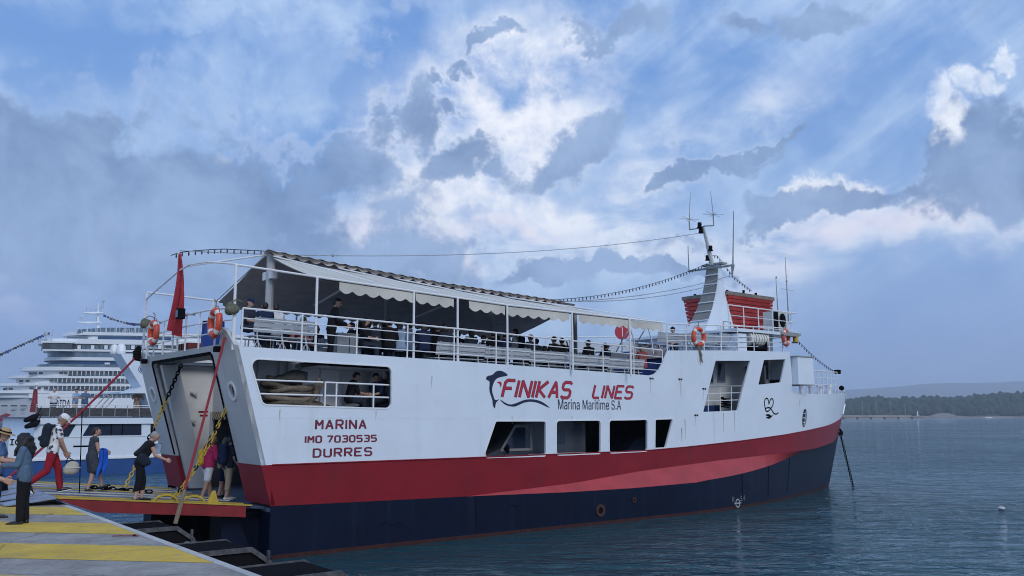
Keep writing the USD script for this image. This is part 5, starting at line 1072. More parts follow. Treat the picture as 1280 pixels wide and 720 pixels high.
# rope heap in the gallery
T = thing('rope_heap', 'heap of thick brown mooring ropes behind the aft opening', 'rope heap', w3(.95, .2, 3.4), AL)
HR = [M('heap_rope_' + c, v, .95, .35, 14, .012, 45) for c, v in (('a', (.15, .12, .09)), ('b', (.11, .09, .07)), ('c', (.19, .155, .12)))]
for k in range(13):
    cx, cy, cz0 = .75 + .55 * rng.random() - (k > 8) * .2, .5 + .25 * rng.random(), .06 + .082 * k * (.95 if k < 9 else .9)
    rx, ry = .72 - .03 * k + .1 * rng.random(), .38 - .01 * k; ph = rng.random() * 6; tl = .07 * (rng.random() - .5)
    part(T, 'rope_coil', tube([(cx + rx * math.cos(a) + .07 * math.sin(3 * a + ph), cy + ry * math.sin(a), cz0 + .05 * math.sin(2 * a + ph) + tl * math.cos(a)) for a in np.linspace(0, 2 * math.pi, 30)[:-1]], .07, 8, True), HR[k % 3], True)
part(T, 'rope_bight', tube([(1.35, .3, .5), (1.5, .2, .9), (1.38, .15, 1.0), (1.3, .2, .5), (1.1, .3, .2)], .06, 8), HR[0]); part(T, 'rope_end', tube([(1.1, .2, .12), (1.7, .1, .2), (2.1, .15, .1)], .06, 8), HR[2])
part(T, 'net_bundle', blob_mesh([hull([((.7, .45, .95), (.5, .3, .12)), ((.9, .5, 1.12), (.3, .25, .08))])], .08, 2, .06, 5), M('dark_net', (.04, .04, .035), .95, .4, 12), True)

# benches
BW0 = M('white_bench_paint', (.46, .49, .52), .5, .06, 5); bench0 = None
def bench(label, u, v, z, rz, name='deck_bench', grp='white slatted benches on the ferry decks'):
    global bench0
    loc = w3(u, v, z)
    if bench0 is None:
        bench0 = t = thing(name, label, 'bench', loc, rz, grp)
        for k in range(4): part(t, 'seat_slat', bx(-.9, .9, -.18 + .12 * k, -.09 + .12 * k, .42, .445), BW0)
        for k in range(3): part(t, 'back_slat', solid_quad([(-.9, -.21 - .03 * k, .52 + .13 * k), (.9, -.21 - .03 * k, .52 + .13 * k), (.9, -.235 - .03 * k, .635 + .13 * k), (-.9, -.235 - .03 * k, .635 + .13 * k)], (0, -.02, 0)), BW0)
        for x in (-.78, -.06, .66):
            part(t, 'leg_frame', [tube([(x, -.33, .92), (x, -.2, .45), (x, -.3, .2), (x, -.34, 0)], .02, 6), tube([(x + .1, -.2, .0), (x + .02, .05, .33), (x + .02, .22, .4)], .018, 6), tube([(x, .26, .0), (x, .2, .41), (x, -.2, .41)], .02, 6), tube([(x - .16, -.26, .03), (x, -.24, .3), (x + .16, -.26, .03)], .016, 5)], BW0)
    else: copy_of(bench0, name, label, 'bench', loc, rz, grp)
ordn = ['first', 'second', 'third', 'fourth', 'fifth', 'sixth']
bench('aft deck bench with its slatted back tilted towards the stern corner', 1.35, .75, ZF(1) - .06, AL + .12)
for k in range(5): bench(f'{ordn[k]} bench from the stern in the long row along the starboard rail', 6.95 + 1.88 * k, .58 + inset(7 + 1.9 * k), ZF(8 + 2 * k) - .06, AL)
for k in range(6): bench(f'{ordn[k]} bench from the stern in the row along the port rail', 2.6 + 2.3 * k, 7.5, ZF(4 + 2 * k), AL + math.pi)
for k in range(4): bench(f'{ordn[k]} bench from the stern in the middle row under the awning', 4.4 + 2.6 * k, 3.2, ZF(4 + 2 * k), AL)
for k in range(4): bench(f'{ordn[k]} bench from the stairs on the boat deck', 17.6 + 1.9 * k, 1.5 + .05 * k, ZB(17.6 + 1.9 * k), AL)
for k in range(3): bench(f'{ordn[k]} bench across the far side of the boat deck', 17.4 + 2.0 * k, 6.6, ZB(17.4 + 2 * k), AL + math.pi)
# liferaft canister, locker, barrel
u, z = S.side(947, 424, 1.1); T = thing('life_raft', 'white ribbed life raft canister on its cradle behind the boat deck rail', 'life raft', w3(u, 1.25, z), AL)
part(T, 'canister', [tube([(-.62, 0, 0), (-.6, 0, 0), (-.05, 0, 0), (.05, 0, 0), (.6, 0, 0), (.62, 0, 0)], [.2, .3, .31, .31, .3, .2], 16)], M('raft_white', (.68, .67, .62), .45, .06))
for x in (-.45, -.28, -.1, .1, .28, .45): part(T, 'strap', tube([(x, .32 * math.cos(a), .32 * math.sin(a)) for a in np.linspace(0, 6.28, 17)[:-1]], .014, 5, True), GREYP)
part(T, 'cradle', [bx(-.5, .5, -.28, .28, -.42, -.3), bx(-.45, -.38, -.3, .3, -.6, -.1), bx(.38, .45, -.3, .3, -.6, -.1)], BLACKP)
u = S.at(431.5, 1.3, ZF(4) + .5); T = thing('grey_locker', 'grey steel drinks cabinet beside the standing man in black', 'cabinet', w3(u, 1.3, ZF(u)), AL); part(T, 'body', bx(-.38, .38, -.25, .25, .05, .88), M('locker_grey', (.22, .25, .28), .5, .08)); part(T, 'top', bx(-.4, .4, -.27, .27, .881, .91), GREYP); part(T, 'plinth', bx(-.34, .34, -.22, .22, 0, .049), BLACKP); part(T, 'door_line', bx(-.01, .01, -.256, -.25, .1, .85), BLACKP)
v = S.across(266, 424, .27); T = thing('blue_barrel', 'blue plastic barrel standing on the stern deck', 'barrel', w3(.27, v[0], 5.086), AL); part(T, 'drum', tube([(0, 0, 0), (0, 0, .05), (0, 0, .28), (0, 0, .3), (0, 0, .58), (0, 0, .6), (0, 0, .86), (0, 0, .9)], [.27, .3, .3, .315, .315, .3, .3, .26], 18), M('blue_plastic', (.015, .05, .25), .4, .1), 40); part(T, 'lid_ring', tube([(.28 * math.cos(a), .28 * math.sin(a), .89) for a in np.linspace(0, 6.28, 19)[:-1]], .018, 5, True), BLACKP)
v = S.across(240, 430, .28); T = thing('red_crate', 'dark red crate on the stern deck by the flagstaff', 'crate', w3(.28, v[0], 5.086), AL); part(T, 'box', bx(-.25, .25, -.4, .4, 0, .4), M('crate_red', (.14, .02, .02), .6, .2)); [part(T, 'rib', bx(-.265, -.251, -.4 + .25 * k, -.36 + .25 * k, 0, .4), BLACKP) for k in range(4)]
T = thing('round_emblem_board', 'round red and white board on a post at the forward end of the upper deck', 'sign', w3(S.at(778, 5.0, 6.2), 5.0, ZF(15)), AL - .4)
hsb = S.side(778, 415, 5.0)[1] - ZF(15); part(T, 'post', cyl((0, .04, 0), (0, .04, hsb + .45), .03, 6), GREYP); part(T, 'disc', trimesh.creation.cylinder(.33, .04, sections=28, transform=trimesh.transformations.translation_matrix((0, 0, hsb)) @ trimesh.transformations.rotation_matrix(math.pi / 2, (1, 0, 0))), LR2)
for x in (0.0,): part(T, 'white_stripe', bx(x - .018, x + .018, -.035, -.022, hsb - .2, hsb + .2), WHITE2)

# vehicles on the dark car deck
VANW = M('van_grey_paint', (.045, .052, .066), .3, .05, 1); 
u0, u1 = S.at(598, 1.2, 2.6), S.at(728, 1.2, 2.6)
T = thing('camper_van', 'grey camper van on the car deck behind the two aftmost lower windows', 'van', w3(u0, 1.05, 1.1), AL); L = u1 - u0
prof_ = Polygon([(0.05, .35), (0, .8), (.15, 1.05), (.75, 1.25), (1.35, 2.0), (1.6, 2.25), (L - .1, 2.3), (L, 2.1), (L, .35)])
part(T, 'body', prism(prof_, lambda a, b, d: (a, d, b), 1.9), VANW)
part(T, 'cab_window', plate(Polygon([(.85, 1.25), (1.38, 1.92), (1.95, 1.92), (1.98, 1.25)]).buffer(-.04).buffer(.04), lambda a, b, d: (a, -.008 + d, b), 0, 9), PANE)
part(T, 'cab_window_frame', [plate(p, lambda a, b, d: (a, -.02 + d, b), .015, 9) for p in polys(Polygon([(.78, 1.2), (1.34, 1.98), (2.02, 1.98), (2.05, 1.2)]).buffer(.03).difference(Polygon([(.85, 1.25), (1.38, 1.92), (1.95, 1.92), (1.98, 1.25)])))], M('frame_light_grey', (.22, .22, .22), .5))
part(T, 'side_window', bx(2.6, 3.5, -.015, -.002, 1.35, 1.85), PANE); part(T, 'waist_stripe', bx(1.9, L, -.02, -.003, .98, 1.06), M('stripe_silver', (.35, .36, .38), .3)); part(T, 'sill', bx(.4, L, -.02, -.003, .75, .83), M('stripe_dark', (.08, .09, .11), .4))
for x in (.85, L - .9): part(T, 'wheel', cyl((x, -.02, .33), (x, .2, .33), .33, 18), BLACK)
part(T, 'mirror', hull([((.9, -.2, 1.25), (.05, .08, .16)), ((.9, -.05, 1.25), .03)]), BLACKP); part(T, 'side_lamp', hull([((.12, -.03, 1.06), (.07, .04, .12))]), M('red_lamp_lens', (.5, .03, .02), .2))
CARP = M('dark_car_paint', (.03, .035, .045), .2, .05, 1, coat=.6)
uc = S.at(757, 2.0, 1.9); T = thing('parked_car', 'dark car on the car deck behind the third lower window', 'car', w3(uc, 1.9, 1.1), AL)
part(T, 'body', prism(Polygon([(0, .25), (0, .7), (.25, .85), (1.1, .92), (3.7, .9), (4.0, .75), (4.05, .25)]), lambda a, b, d: (a, d, b), 1.7), CARP); part(T, 'cabin', prism(Polygon([(.9, .9), (1.6, 1.42), (2.9, 1.45), (3.6, .9)]), lambda a, b, d: (a, .12 + d, b), 1.46), PANE); part(T, 'roof', bx(1.65, 2.9, .16, 1.54, 1.43, 1.48), CARP)
for x in (.75, 3.2): part(T, 'wheel', cyl((x, -.02, .31), (x, .2, .31), .31, 18), BLACK)
part(T, 'headlight', bx(-.01, .15, .05, .35, .6, .72), WHITE2); part(T, 'door_line', bx(2.2, 2.22, -.012, -.002, .4, .9), BLACKP)
# ================================================================== people
SKIN = [M('skin_' + c, v, .55, .08, 12) for c, v in (('light', (.46, .27, .20)), ('tan', (.36, .20, .135)), ('brown', (.22, .12, .08)))]
def HM(n, c): return M('hair_' + n, c, .6, .35, 40, .004, 120, stretch=(1, 1, .2))
HAIR = {'black': HM('black', (.010, .008, .008)), 'brown': HM('brown', (.035, .020, .012)), 'grey': HM('grey', (.26, .25, .24)), 'blond': HM('blond', (.36, .25, .13)), 'dkgrey': HM('dark_grey', (.08, .075, .07))}
_cl = {}
def cloth(n, c, **k):
    if n not in _cl: _cl[n] = M('cloth_' + n, c, .9, .16, 9, .010, 20, spec=.2, **k)
    return _cl[n]
EYE = M('eye_dark', (.02, .015, .012), .2)
class Body:
    """a figure laid out as joints: x forward, y to its left, z up"""
    def __init__(s, h, lean=0, hd=(0, 0), arms=((0, 8, 15, 0), (0, 8, 15, 0)), legs=((0, 0), (0, 0)), seat=None, twist=0):
        r = math.radians; s.h = h; L = r(lean); t = np.array([math.sin(L), 0, math.cos(L)]); fx = np.array([math.cos(L), 0, -math.sin(L)]); Y = np.array([0, 1., 0])
        s.t, s.fx = t, fx; s.J = J = {}; P = np.array([0, 0, .52 * h])
        J['pel'] = P; s.legs = []
        for sg, (a, k) in zip((1, -1), legs):
            hip = P + Y * sg * .052 * h; a_, k_ = r(a), r(a - k)
            kn = hip + .245 * h * np.array([math.sin(a_), .0, -math.cos(a_)]); an = kn + .24 * h * np.array([math.sin(k_), 0, -math.cos(k_)])
            fd = np.array([math.cos(min(k_, .5)), 0, math.sin(k_) * (1 if k_ > -.2 else 1.1)]); fd /= np.linalg.norm(fd)
            s.legs.append([hip, kn, an, fd])
        low = min(l[2][2] for l in s.legs) - .035 * h
        dz = -low if seat is None else seat + .055 * h - P[2]
        P += [0, 0, dz]
        for l in s.legs:
            for q in l[:3]: q += [0, 0, dz]
        s.waist = P + t * .10 * h; s.chest = P + t * .215 * h; s.neck = P + t * .30 * h
        tw = r(twist); Y2 = Y * math.cos(tw) + fx * math.sin(tw) * -1; s.Y2 = Y2
        hp, hy = r(hd[0]), r(hd[1]); s.hf = np.array([math.cos(hp + L * .4) * math.cos(hy), math.cos(hp) * math.sin(hy), -math.sin(hp + L * .4)]); s.hf /= np.linalg.norm(s.hf)
        s.hs = np.cross([0, 0, 1.], s.hf); s.hs /= np.linalg.norm(s.hs); s.hu = np.cross(s.hf, s.hs)
        s.head = s.neck + t * .045 * h + s.hu * .062 * h + s.hf * .012 * h
        s.arms = []
        for sg, (sw, ab, el, inn) in zip((1, -1), arms):
            sh = P + t * .285 * h + Y2 * sg * .105 * h; S1, A, E, I = r(sw + lean * .0), r(ab), r(el), r(inn)
            d1 = np.array([math.sin(S1) * math.cos(A), sg * math.sin(A), -math.cos(S1) * math.cos(A)]); e = sh + d1 * .172 * h
            d2 = np.array([math.sin(S1 + E) * math.cos(I), -sg * math.sin(I), -math.cos(S1 + E) * math.cos(I)]); w = e + d2 * .15 * h
            s.arms.append([sh, e, w, d2])
def limb(pts, rs, fine=False): return [hull([(pts[i], rs[i]), (pts[i + 1], rs[i + 1])], fine) for i in range(len(pts) - 1)]
def make_person(name_label, loc, rz, body, skin=0, top=None, bottom=None, shoes=None, hair=('short', 'brown'), near=False, group=None, extra=None, female=False, tops='tee', bots='long', hat=None):
    T = thing('person', name_label, 'person', loc, rz, group); h, B_ = body.h, body; t, fx, Y, Y2 = B_.t, B_.fx, np.array([0, 1., 0]), B_.Y2
    rf = .022 if near else .035; hulls = []
    P = B_.legs[0][0] * .5 + B_.legs[1][0] * .5
    w = .92 if female else 1.0
    tor = [hull([(P + Y * k * .048 * h, .060 * h) for k in (1, -1)] + [(B_.waist + Y * k * .035 * h, .058 * h * w) for k in (1, -1)]),
           hull([(B_.waist + Y * k * .035 * h, .058 * h * w) for k in (1, -1)] + [(B_.chest + Y2 * k * .052 * h + fx * .008 * h, .062 * h * w) for k in (1, -1)]),
           hull([(B_.chest + Y2 * k * .052 * h, .060 * h * w) for k in (1, -1)] + [(P + t * .275 * h + Y2 * k * .088 * h, .034 * h) for k in (1, -1)]),
           hull([(P + t * .29 * h, .036 * h), (B_.neck + t * .02 * h, .030 * h)]), hull([(B_.neck, .030 * h), (B_.head - B_.hu * .02 * h, .034 * h)])]
    H, hf, hs, hu = B_.head, B_.hf, B_.hs, B_.hu
    hd = [hull([(H + hu * .012 * h - hf * .010 * h, .051 * h), (H + hu * .018 * h + hf * .012 * h, .047 * h), (H - hu * .012 * h + hf * .006 * h, .046 * h)], near),
          hull([(H - hu * .012 * h + hf * .008 * h, .043 * h), (H - hu * .046 * h + hf * .030 * h, .021 * h), (H - hu * .034 * h + hf * .012 * h + hs * .018 * h, .022 * h), (H - hu * .034 * h + hf * .012 * h - hs * .018 * h, .022 * h)], near),
          hull([(H + hu * .006 * h + hf * .054 * h, .006 * h), (H - hu * .014 * h + hf * .064 * h, .0085 * h), (H - hu * .016 * h + hf * .050 * h, .012 * h)])]
    for sg in (1, -1): hd.append(hull([(H - hu * .004 * h + hs * sg * .050 * h - hf * .006 * h, (.010 * h)), (H + hu * .012 * h + hs * sg * .053 * h - hf * .012 * h, .008 * h), (H - hu * .016 * h + hs * sg * .048 * h - hf * .002 * h, .006 * h)]))
    arms, hands = [], []
    for sg, (sh, e, wr, d2) in zip((1, -1), B_.arms):
        arms += limb([sh, e, wr], [.033 * h, .025 * h, .0165 * h])
        n = np.cross(d2, fx if abs(d2 @ fx) < .9 else np.array([0, 0, 1.])); n /= np.linalg.norm(n); n = n * (-sg if n[1] * sg > 0 else sg) if True else n
        n = -Y * sg - d2 * (-Y * sg @ d2); n /= np.linalg.norm(n); wv = np.cross(d2, n); wv /= np.linalg.norm(wv)
        if wv @ (fx + np.array([0, 0, .5])) < 0: wv = -wv
        k0 = wr + d2 * .012 * h; k1 = wr + d2 * .052 * h
        hands.append(hull([(k0 + wv * .010 * h, .0115 * h), (k0 - wv * .010 * h, .0115 * h), (k1 + wv * .017 * h, .0095 * h), (k1 - wv * .017 * h, .0095 * h)]))
        for j, ln in enumerate((.040, .046, .043, .033)):
            b0 = k1 + wv * (.0185 - .0125 * j) * h; b1 = b0 + (d2 * .9 + n * .35) * ln * .5 * h; b2 = b1 + (d2 * .55 + n * .8) * ln * .5 * h
            hands += limb([b0, b1, b2], [.0058 * h, .0052 * h, .0044 * h])
        q0 = k0 + wv * .014 * h; q1 = q0 + (d2 * .6 + wv * .8 + n * .2) * .026 * h; q2 = q1 + (d2 * .9 + wv * .15 + n * .3) * .022 * h; hands += limb([q0, q1, q2], [.0075 * h, .0062 * h, .005 * h])
    legs = []
    for hip, kn, an, fd in B_.legs:
        ca = kn * .62 + an * .38 - np.cross([0, 1., 0], kn - an) / np.linalg.norm(kn - an) * -.010 * h
        legs += limb([hip, kn, ca, an], [.052 * h, .034 * h, .033 * h, .021 * h])
        legs += [hull([(an + fd * -.010 * h - [0, 0, .012 * h], .021 * h), (an + fd * .085 * h - [0, 0, .018 * h], .017 * h)]), hull([(an + fd * .06 * h - [0, 0, .016 * h], .018 * h), (an + fd * .115 * h - [0, 0, .022 * h], .011 * h)])]
    part(T, 'body', blob_mesh(tor + hd + arms + hands + legs, rf if not near else .014, 4 if near else 3), SKIN[skin], True)
    for sg in (1, -1): part(T, 'eye', ball(H + hu * .006 * h + hs * sg * .019 * h + hf * .0505 * h, np.array([.0065, .0065, .005]) * h, 1), EYE)
    if near: part(T, 'mouth', ball(H - hu * .030 * h + hf * .049 * h, np.abs(hs) * .014 * h + np.array([.004, .004, .0035]) * h, 1), M('lip_tone', (.30, .10, .09), .5) if 'lip' not in _cl else _cl['lip']); _cl.setdefault('lip', UsdShade.Material.Get(stage, '/World/Looks/lip_tone'))
    # clothing
    g = .011 if not near else .010
    sd = rng.randrange(999)
    if top:
        ch = [hull([(P + t * .0 + Y * k * .05 * h, .064 * h + g) for k in (1, -1)] + [(B_.waist + Y * k * .038 * h, .062 * h * w + g) for k in (1, -1)]), hull([(B_.waist + Y * k * .038 * h, .062 * h * w + g) for k in (1, -1)] + [(B_.chest + Y2 * k * .054 * h + fx * .006 * h, .064 * h * w + g) for k in (1, -1)]),
              hull([(B_.chest + Y2 * k * .054 * h, .062 * h * w + g) for k in (1, -1)] + [(P + t * .275 * h + Y2 * k * .092 * h, .036 * h + g) for k in (1, -1)]), hull([(P + t * .285 * h + Y2 * k * .06 * h, .036 * h + g) for k in (1, -1)] + [(P + t * .305 * h, .034 * h + g)])]
        sl = {'tee': .62, 'long': 1.95, 'vest': .18, 'elbow': 1.0}[tops]
        for sh, e, wr, d2 in B_.arms:
            if sl <= 1: q = sh + (e - sh) * sl; ch += limb([sh, q], [.036 * h + g, (.034 if sl > .3 else .03) * h + g])
            else: q = e + (wr - e) * (sl - 1); ch += limb([sh, e, q], [.036 * h + g, .029 * h + g, .021 * h + g])
        part(T, 'shirt', blob_mesh(ch, rf, 3, .010, 9, sd), top, True)
    if bottom and bots != 'dress':
        bh = [hull([(P + Y * k * .050 * h, .064 * h + g * .4) for k in (1, -1)] + [(B_.waist * .6 + P * .4 + Y * k * .04 * h, .058 * h + g * .4) for k in (1, -1)])]
        ln = {'long': 1.92, 'shorts': .85, 'capri': 1.45}[bots]
        for hip, kn, an, fd in B_.legs:
            if ln <= 1: q = hip + (kn - hip) * ln; bh += limb([hip, q], [.057 * h + g, .048 * h + g])
            else: q = kn + (an - kn) * (ln - 1); bh += limb([hip, kn, q], [.057 * h + g, .040 * h + g, .033 * h + g if bots == 'long' else .036 * h + g])
        part(T, 'trousers' if bots != 'shorts' else 'shorts', blob_mesh(bh, rf, 3, .007, 9, sd + 1), bottom, True)
    if bottom and bots == 'dress':
        kn = (B_.legs[0][1] + B_.legs[1][1]) / 2; a = P * .15 + kn * .85
        bh = [hull([(P + Y * k * .05 * h + t * .05 * h, .066 * h + g) for k in (1, -1)] + [(P + Y * k * .055 * h, .07 * h + g) for k in (1, -1)]), hull([(P + Y * k * .055 * h, .07 * h + g) for k in (1, -1)] + [(a + Y * k * .06 * h + fx * j * .03 * h, .062 * h) for k in (1, -1) for j in (1, -1)])]
        part(T, 'skirt', blob_mesh(bh, rf, 2, .014, 7, sd + 1), bottom, True)
    if shoes:
        for hip, kn, an, fd in B_.legs:
            up = np.cross(fd, [0, 1., 0]); up = up if up[2] > 0 else -up
            b = an - [0, 0, .012 * h]
            part(T, 'shoe', blob_mesh([hull([(b - fd * .014 * h, .024 * h), (b - fd * .014 * h - up * .012 * h, .023 * h), (b + fd * .085 * h - up * .008 * h, .020 * h)]), hull([(b + fd * .06 * h - up * .006 * h, .021 * h), (b + fd * .122 * h - up * .014 * h, .013 * h)])], rf, 2), shoes, True)
            if near: part(T, 'shoe_sole', hull([(b - fd * .014 * h - up * .030 * h, np.array([.022, .022, .006]) * h), (b + fd * .118 * h - up * .026 * h, np.array([.016, .018, .006]) * h)]), WHITE2 if near == 2 else BLACK, True)
    style, hc = hair
    if style != 'none' :
        hh = [hull([(H + hu * .020 * h - hf * .016 * h, .0535 * h), (H + hu * .030 * h + hf * .012 * h, .043 * h), (H - hu * .006 * h - hf * .022 * h, .046 * h)])]
        if style in ('bob', 'long'): hh.append(hull([(H + hu * .0 * h - hf * .022 * h + hs * k * .022 * h, .042 * h) for k in (1, -1)] + [(H - hu * .065 * h - hf * .030 * h + hs * k * .024 * h, .030 * h) for k in (1, -1)]))
        if style == 'long':
            q = H - hf * .030 * h
            hh.append(hull([(H + hu * .012 * h - hf * .016 * h + hs * k * .018 * h, .056 * h) for k in (1, -1)]))
            hh.append(hull([(q - hu * .02 * h + hs * k * .040 * h, .052 * h) for k in (1, -1)] + [(q - [0, 0, .13 * h] - hf * .03 * h + hs * k * .062 * h, .052 * h) for k in (1, -1)])); hh.append(hull([(q - [0, 0, .13 * h] - hf * .03 * h + hs * k * .062 * h, .052 * h) for k in (1, -1)] + [(q - [0, 0, .215 * h] - hf * .035 * h + hs * k * .06 * h, .038 * h) for k in (1, -1)]))
            for k in (1, -1): hh.append(hull([(H - hu * .03 * h + hs * k * .05 * h + hf * .0 * h, .022 * h), (H - [0, 0, .15 * h] + hs * k * .062 * h + hf * .022 * h, .026 * h)]))
        if style == 'bun': hh.append(hull([(H + hu * .05 * h - hf * .05 * h, .026 * h)]))
        part(T, 'hair', blob_mesh(hh, .02 if near else .03, 2, (.010 if style != 'long' else .034), (22 if style != 'long' else 15), sd + 2), HAIR[hc], True)
    if hat:
        kind, hm = hat
        if kind == 'cap':
            part(T, 'cap', blob_mesh([hull([(H + hu * .030 * h - hf * .010 * h, .0565 * h), (H + hu * .034 * h + hf * .012 * h, .050 * h)]).trim_by_plane(tuple(hu), float((H + hu * .014 * h) @ hu)), hull([(H + hu * .022 * h + hf * .055 * h + hs * k * .025 * h, .007 * h) for k in (1, -1)] + [(H + hu * .014 * h + hf * .098 * h + hs * k * .016 * h, .006 * h) for k in (1, -1)])], .02, 1), hm, True)
        else:
            n = 28; rr = [(.0, .075), (.035, .072), (.050, .05), (.056, .022), (.060, .018), (.105, .016), (.107, .010), (.06, .010), (.05, .0)]
            V = [H + hu * (z + .012) * h + (hf * math.cos(a) + hs * math.sin(a)) * r_ * h * (1.0 if r_ < .07 else 1 + .04 * math.sin(2 * a)) for r_, z in rr for a in np.linspace(0, 2 * math.pi, n + 1)[:-1]]
            Fc = [[i * n + k, (i + 1) * n + k, i * n + (k + 1) % n] for i in range(len(rr) - 1) for k in range(n)] + [[i * n + (k + 1) % n, (i + 1) * n + k, (i + 1) * n + (k + 1) % n] for i in range(len(rr) - 1) for k in range(n)]
            part(T, 'straw_hat', tm(V, Fc), hm, 40); part(T, 'hat_band', tube([H + hu * .042 * h + (hf * math.cos(a) + hs * math.sin(a)) * .059 * h for a in np.linspace(0, 2 * math.pi, 20)[:-1]], .008 * h, 6, True), BLACKP)
    if extra: extra(T, B_)
    return T
def world_of(loc, rz, p): c, s_ = math.cos(rz), math.sin(rz); return np.array(loc) + [c * p[0] - s_ * p[1], s_ * p[0] + c * p[1], p[2]]
def backpack(label, loc, rz, B_, mat, size=1.0):
    h = B_.h; c = B_.chest - B_.fx * .115 * h - B_.t * .03 * h; T = thing('backpack', label, 'backpack', loc, rz)
    part(T, 'sack', blob_mesh([hull([(c + B_.t * z * .1 * h * size + B_.Y2 * k * .055 * h * size, .05 * h * size) for k in (1, -1) for z in (1, -1.1)]), hull([(c - B_.fx * .045 * h - B_.t * .05 * h + B_.Y2 * k * .03 * h, .035 * h * size) for k in (1, -1)])], .03, 3, .008, 9), mat, True)
    for k in (1, -1): part(T, 'strap', tube([c + B_.t * .11 * h + B_.Y2 * k * .06 * h, B_.P_ if hasattr(B_, 'P_') else B_.chest + B_.t * .092 * h + B_.Y2 * k * .066 * h - B_.fx * .01 * h, B_.chest + B_.Y2 * k * .07 * h + B_.fx * .085 * h, B_.waist + B_.Y2 * k * .085 * h + B_.fx * .02 * h], .012 * h, 6), mat)
    return T
RZA = AL                                                       # people boarding walk towards the ferry
# --- floral shirt print
g = Graph(); co = g.add('texture_coordinate') + '.object'; vo = g.add('voronoi_texture', {'vector': g.add('vector_math', {'vector1': co, 'vector2': g.add('vector_math', {'vector1': g.add('noise_texture', {'vector': co}, scale=28.0, detail=3) + '.color'}, math_type='scale', scale=.09) + '.vector'}, math_type='add') + '.vector'}, scale=9.0, feature='f1')
mk = g.rng(vo + '.distance', .30, .22 + .12); mk = g.math('less_than', vo + '.distance', .37)
cc = g.mixc(mk, (.66, .67, .68), (.035, .045, .075)); pb = g.add('principled_bsdf', {'base_color': cc}, roughness=.85)
FLORAL = usdkit.material(stage, '/World/Looks/leaf_print_shirt', g.n, g.l, surface=pb + '.BSDF')
REDT = cloth('red_trousers', (.27, .016, .028)); BLK = cloth('black', (.010, .010, .013)); DENIM = cloth('denim_blue', (.085, .14, .22)); NAVYC = cloth('navy', (.016, .026, .065)); WHT = cloth('white', (.62, .63, .65)); PINK = cloth('raspberry', (.42, .028, .105)); SAND = cloth('sand', (.40, .31, .22)); GREYD = cloth('grey_dress', (.050, .056, .072)); BLUEJ = cloth('bright_blue', (.02, .105, .50)); DKB = cloth('dark_blue_grey', (.026, .034, .052)); LBL = cloth('light_blue', (.30, .40, .55)); GRN = cloth('dark_green_print', (.09, .12, .11)); SHO = M('black_shoe', (.012, .012, .012), .4, .2); SHW = M('white_shoe', (.65, .65, .65), .5)
CAPW = cloth('white_cap', (.72, .72, .74)); STRAW = M('straw', (.42, .29, .14), .8, .25, 40, .004, 90); YBAG = cloth('yellow_bag', (.55, .38, .02)); BEIGE = cloth('beige_bag', (.42, .39, .31)); DBAG = cloth('dark_bag', (.015, .022, .035))
def rampz(u): return rz(u) + .0
# man in red trousers
uR_, vR_ = S.flat(62, 613, 1.66); lc = S.w(uR_, vR_, 1.63); b = Body(1.88, 8, (32, -8), ((12, 6, 16, 4), (14, 8, 12, 8)), ((20, 12), (-12, 40)))
make_person('man in white cap, leaf print shirt and red trousers stepping up the ramp', lc, RZA - .1, b, 1, FLORAL, REDT, SHO, ('short', 'grey'), 2, hat=('cap', CAPW))
backpack('dark backpack on the man in red trousers', lc, RZA - .1, b, DBAG)
wr = world_of(lc, RZA - .1, b.arms[1][2] + b.arms[1][3] * .09 * b.h)
T = thing('shoulder_bag', 'round beige bag carried in the hand of the man in red trousers', 'bag', wr - [0, 0, .0], RZA); part(T, 'bag_body', blob_mesh([hull([((.08, 0, -.20), (.16, .10, .15)), ((.05, 0, -.28), (.18, .11, .11))])], .04, 3, .012, 10), BEIGE, True); part(T, 'seam_band', tube([(.07 + .185 * math.cos(a), .118 * math.sin(a), -.22) for a in np.linspace(0, 6.28, 21)[:-1]], .009, 5, True), WHT); part(T, 'handle', tube([(-.06, 0, -.10), (-.04, 0, .0), (.0, 0, .015), (.1, 0, -.05)], .012, 6), BLACKP)
# woman in grey dress
u_, v_ = S.flat(112, 612, 1.5); lc = S.w(u_, v_, rz(u_)); b = Body(1.66, 4, (8, -10), ((18, 6, 58, 14), (12, 6, 62, 18)), ((30, 14), (2, 16)))
make_person('woman in dark grey sleeveless dress carrying a bright blue jacket', lc, RZA + .05, b, 0, GREYD, GREYD, SHO, ('short', 'brown'), 1, female=True, tops='vest', bots='dress')
wr = world_of(lc, RZA + .05, (b.arms[1][1] + b.arms[1][2]) / 2)
T = thing('jacket', 'bright blue jacket draped over the arm of the woman in grey', 'jacket', wr, RZA + .05)
part(T, 'cloth', grid(lambda a, t: (.20 * (t - .5) + .05 * math.sin(a * 5) * a, .045 * math.cos(t * 9 + a * 2) - .08, .04 - a * (.62 + .12 * math.sin(t * 7))), np.linspace(0, 1, 16), np.linspace(0, 1, 18)), BLUEJ, True); part(T, 'back_fold', grid(lambda a, t: (.22 * (t - .5) + .04 * math.sin(a * 4), .05 + .03 * math.cos(t * 8), .05 - a * .42), np.linspace(0, 1, 12), np.linspace(0, 1, 14)), BLUEJ, True); part(T, 'collar', tube([(-.1, -.07, .05), (0, 0, .07), (.1, .03, .05)], .025, 6), BLUEJ)
